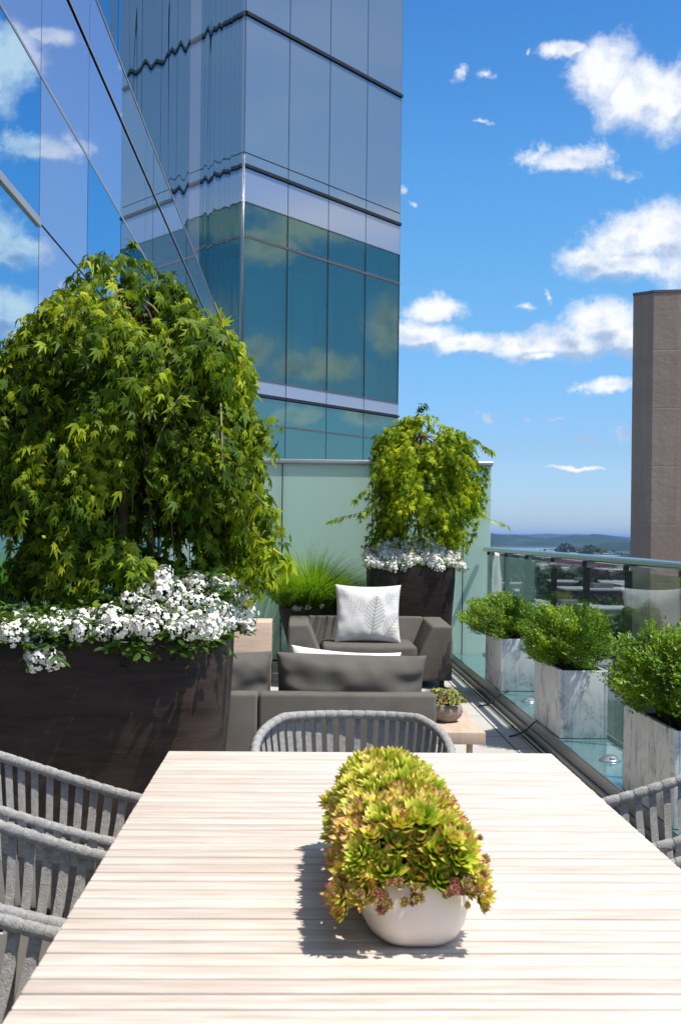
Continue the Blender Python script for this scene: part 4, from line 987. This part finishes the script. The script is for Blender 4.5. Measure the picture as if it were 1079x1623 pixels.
def flowers(name, lb, pts, size, base, leafspots, leafsize, group=None):
    th = thing(name, lb, 'flowers', base, group)
    P = np.array(leafspots); M = len(P); d = nrm(rng.normal(0, .6, (M, 3))+np.array([0, -.35, .55]))
    p, Y, N, S = sprigs(P, d, rng.uniform(.05, .09, M), 7, .6, .8, leafsize, .25, .1)
    scatter('foliage', OVAL, p, Y, N, S, 'bloom_leaf', th)
    for k, (q, nn) in enumerate(pts[:100]): place_part(BH[k % 5], 'flower_head', th, q, nn, size*rng.uniform(.75, 1.15))
    return th
def pot(name, lb, cx_, cy_, rings, mat, e, soilz, group=None):
    th = thing(name, lb, 'planter', (cx_, cy_, 0), group)
    mb = MB(); rr_ = [superring(cx_, cy_, z, rx, ry, e, 72) for z, rx, ry in rings]
    z, rx, ry = rings[-1]; rr_ += [superring(cx_, cy_, z, rx-.025, ry-.025, e, 72), superring(cx_, cy_, soilz-.02, rx-.03, ry-.03, e, 72)]
    mb.loft(rr_, True, True); mb.build('shell', mat, th, 40)
    mb = MB(); mb.loft([superring(cx_, cy_, soilz-.015, rx-.032, ry-.032, e, 72), superring(cx_, cy_, soilz, rx-.034, ry-.034, e, 72)]); mb.build('soil', 'soil', th); return th
# ---- big planter on the left
PX, PY = -.845, 4.78
pot('dark_planter', 'very large dark bronze planter at the left, holding the big weeping tree', PX, PY, [(0, .475, .44), (.02, .485, .45), (.3, .525, .49), (.6, .553, .515), (.85, .566, .53), (.965, .568, .532), (.985, .565, .53)], 'bronze_pot', 5, .94, 'dark bronze planters')
tr_ = thing('weeping_maple', 'big dense weeping tree with lobed green leaves in the large left planter', 'tree', (-.71, 4.75, .93), 'weeping trees in planters')
def zz(y, s_=400.): return 1.35+(845-y)/s_
def prof_px(rows, Y, lean=0):
    out = []
    for (y, xl, xr) in rows:
        a = atY(xl, y, Y); b = atY(xr, y, Y); out.append((a.z, (a.x+b.x)/2, (b.x-a.x)/2))
    return out
rows = [(398, 174, 200), (418, 150, 222), (450, 120, 254), (490, 100, 288), (508, 84, 335), (550, 54, 352), (590, 36, 352), (630, 20, 356), (680, 12, 352), (740, 20, 362), (790, 24, 374), (840, 34, 378), (885, 50, 372), (905, 60, 365)]
weeping(tr_, prof_px(rows, 4.75), 4.80, .80, [(-.73, 4.75, .9), (-.715, 4.75, 1.25), (-.70, 4.75, 1.7), (-.70, 4.77, 2.05), (-.73, 4.78, 2.30)], 8600, .041, 'maple_leaf', 5, 70, lumpk=1.25, hollow=((-.80, 1.64, .24, .19), (-.68, 1.42, .16, .26), (-1.02, 1.52, .17, .20), (-.50, 1.85, .12, .14), (-.88, 1.97, .14, .09), (-.98, 1.80, .12, .10), (-.45, 1.45, .10, .12)))
A_ = lambda x, y, Y=4.35: atY(x, y, Y)
wisp(tr_, [A_(350, 640, 4.5), A_(352, 700), A_(352, 745), A_(375, 790), A_(392, 840)], .05, 'maple_leaf', 3, .0045)
wisp(tr_, [A_(300, 610, 4.5), A_(270, 650), A_(250, 700), A_(235, 742)], .05, 'maple_leaf', 3, .004)
wisp(tr_, [A_(340, 480, 4.7), A_(372, 560, 4.7), A_(400, 612, 4.7)], .06, 'maple_gold', 5, .004)
wisp(tr_, [A_(390, 830, 4.6), A_(430, 870, 4.5), A_(452, 884, 4.45)], .07, 'maple_gold', 4, .004)
wisp(tr_, [A_(380, 760, 4.6), A_(420, 800, 4.5), A_(430, 850, 4.45)], .06, 'maple_leaf', 4, .004)
wisp(tr_, [A_(45, 540, 4.7), A_(12, 575, 4.7), A_(6, 620, 4.7)], .05, 'maple_leaf', 4, .004)
# flowers spilling over its rim: positions follow the mound along the front rim
fp = []; ls = []
def rimY(x): u = min(1, abs((x-PX)/.565)); return PY-.53*(1-u**5)**(1/5)
def mound(x):  # top of the flower mound above the rim
    a = (x-PX)/.565; return .030+.15*math.exp(-((a-.62)/.34)**2)+.09*math.exp(-((a-.98)/.2)**2)
spots_ = []
for k in range(4000):
    if len(spots_) >= 95: break
    x = PX+rng.uniform(-.98, 1.12)*.565; h = mound(x); q = rng.uniform(0, 1); a = (x-PX)/.565
    z = .985+h*q+rng.uniform(-.01, .02); y = rimY(x)-.045+.16*q+rng.uniform(-.015, .015)
    p = Vector((x, y, z))
    if a < .1 and math.sin(a*13+1) > .75: continue
    if any((p-s_).length < (.058 if a > .1 else .052) for s_ in spots_): continue
    spots_.append(p); fp.append((p, (rng.normal(0, .3)+.25*a, -1, .55+q*.5)))
for (x, y) in ((57, 1040), (86, 1046), (190, 995), (218, 990), (330, 998)):
    p = atY(x, y, 4.19); fp.insert(0, (p, (rng.normal(0, .3), -1, .3)))
for k in range(820):
    x = PX+rng.uniform(-.98, 1.10)*.565; h = mound(x)+.03; q = rng.uniform(-.2, 1.0); ls.append((x, rimY(x)+.0+.17*q+rng.uniform(-.02, .05), .975+h*q*.95))
for k in range(30): p = atY(rng.uniform(50, 88), rng.uniform(1000, 1040), 4.21); ls.append(tuple(p))
flowers('white_phlox', 'white flower clusters spilling over the rim of the large left planter', fp, .039, (PX, PY-.5, .95), ls, .034, 'white flowers in the dark planters')

# ---- rear dark planter with the yellow-green weeping tree
QY = 11.80; pl0 = atY(585, 905, QY-.3); pr0 = atY(722, 905, QY-.3); QX = (pl0.x+pr0.x)/2; QR = (pr0.x-pl0.x)/2
pot('dark_planter', 'square dark planter behind the armchair, holding the yellow green tree', QX, QY, [(0, QR*.80, QR*.8), (.02, QR*.82, QR*.82), (.5, QR*.93, QR*.93), (.9, QR*.995, QR*.995), (1.02, QR, QR), (1.035, QR*.995, QR*.995)], 'bronze_dark', 8, .99, 'dark bronze planters')
tr2 = thing('weeping_maple', 'smaller yellow green weeping tree behind the armchair, with stray shoots', 'tree', (QX, QY, .99), 'weeping trees in planters')
rows = [(664, 652, 684), (674, 634, 708), (692, 620, 730), (715, 612, 740), (745, 606, 744), (775, 602, 742), (800, 600, 738), (825, 604, 730), (848, 614, 722), (862, 626, 712)]
tk = atY(664, 880, QY)
weeping(tr2, prof_px(rows, QY), QY, .82, [(tk.x-.01, QY, .98), (tk.x, QY, 1.3), (tk.x+.01, QY, 1.7), (tk.x+.01, QY, 2.05), (tk.x, QY, 2.35)], 2100, .050, 'maple_gold', 9, 44, lumpk=1.6, open_=1.5, core=.25, pocket=12.0, hollow=((tk.x+.02, 1.42, .13, .22), (tk.x-.22, 1.35, .12, .14), (tk.x+.30, 1.55, .10, .14), (tk.x-.30, 1.75, .08, .1)))
B_ = lambda x, y, Y=QY-.35: atY(x, y, Y)
wisp(tr2, [B_(600, 790), B_(575, 812), B_(548, 818), B_(528, 823)], .06, 'maple_gold', 4)
wisp(tr2, [B_(598, 745), B_(580, 775), B_(562, 792)], .06, 'maple_gold', 4)
wisp(tr2, [B_(670, 672, QY), B_(664, 655, QY), B_(672, 641, QY)], .065, 'maple_leaf', 5)
wisp(tr2, [B_(740, 690, QY), B_(765, 706, QY), B_(783, 716, QY)], .06, 'maple_gold', 4)
wisp(tr2, [B_(740, 770, QY), B_(752, 800, QY), B_(772, 822, QY), B_(800, 830, QY)], .06, 'maple_gold', 4)
wisp(tr2, [B_(745, 790, QY), B_(756, 820, QY), B_(750, 846, QY), B_(738, 872, QY)], .06, 'maple_gold', 4)
wisp(tr2, [B_(742, 740, QY), B_(752, 775, QY), B_(748, 815, QY)], .06, 'maple_gold', 4)
fp = []; ls = []; sp2 = []
for k in range(4000):
    if len(sp2) >= 82: break
    a = rng.uniform(-1.08, 1.12); q = rng.uniform(0, 1); x = QX+a*QR; z = 1.045+.22*q*(1-.35*abs(a)**2)+rng.uniform(-.02, .02)-.04*max(0, a-.85); p = Vector((x, QY-QR*1.05+.02+.40*q+rng.uniform(-.03, .03), z))
    if any((p-s_).length < .055 for s_ in sp2): continue
    sp2.append(p); fp.append((p, (rng.normal(0, .3)+.2*a, -.8, .7)))
for k in range(260):
    a = rng.uniform(-1.08, 1.08); q = rng.uniform(-.1, .9); ls.append((QX+a*QR, QY-QR*.95+.05+.5*q, 1.035+.19*q))
flowers('white_phlox', 'small white flowers on the rim of the rear dark planter, under the yellow green tree', fp, .043, (QX, QY, .99), ls, .036, 'white flowers in the dark planters')

# ---- grass pot
GX, GY = atY(498, 980, 11.9).x, 11.92
pot('tapered_pot', 'tall tapered bronze pot of ornamental grass against the green screen', GX, GY, [(0, .20, .20), (.02, .21, .21), (.3, .275, .275), (.5, .335, .335), (.60, .355, .355), (.62, .352, .352)], 'bronze_dark', 2.2, .58)
gr_ = thing('ornamental_grass', 'bright green tuft of fine ornamental grass in the tapered pot', 'grass plant', (GX, GY, .70))
M = 3400; a = rng.uniform(0, 2*PI, M); q = np.sqrt(rng.uniform(0, 1, M)); lean = .15+q*rng.uniform(.95, 1.5, M)
L = rng.uniform(.52, .78, M)*(1-.12*q); base = np.stack([GX-.03+.29*q*np.cos(a), GY+.26*q*np.sin(a), np.full(M, .58)], 1)
dirh = np.stack([np.cos(a+rng.normal(0, .3, M)), np.sin(a+rng.normal(0, .3, M)), np.zeros(M)], 1); side = np.stack([-dirh[:, 1], dirh[:, 0], dirh[:, 2]], 1)
rowsV = []
for k, u in enumerate((0, .25, .5, .75, 1)):
    p = base+dirh*(lean*L*(.35*u+.62*u*u))[:, None]+np.array([0, 0, 1.])*(L*(u*1.05-.50*lean*u*u*1.0))[:, None]
    wv = .0034*(1-.8*u); rowsV += [p-side*wv, p+side*wv]
V = np.stack(rowsV, 1)
link('blades', arr_mesh('blades', V, ([(0, 1, 3, 2), (2, 3, 5, 4), (4, 5, 7, 6), (6, 7, 9, 8)], M, 10), 'grass_blade'), gr_)
wfl = [((GX+rng.uniform(-.2, .1), GY-.34+rng.uniform(-.02, .04), .615+rng.uniform(0, .03)), (0, -1, 1)) for k in range(5)]
flowers('white_phlox', 'few small white blossoms at the rim of the grass pot behind the armchair', wfl, .024, (GX, GY-.3, .7), [tuple(np.array(p)+rng.normal(0, .02, 3)) for p, _ in wfl for __ in range(2)], .02)
# ================================================================== air over the bay
m, t, o = newmat('haze')
pv = t.new('ShaderNodeVolumePrincipled'); pv.inputs['Color'].default_value = (.36, .60, 1.0, 1); pv.inputs['Density'].default_value = 6.0e-5; pv.inputs['Anisotropy'].default_value = .1
t.l.new(pv.outputs[0], o.inputs['Volume'])
mb = MB(); mb.box((-62000, -3200, GZ-4), (62000, 61000, 60)); hz = mb.build('haze', 'haze'); tag(hz, 'pale blue haze over the far bay and hills', None, None, 'stuff')
clean_base()
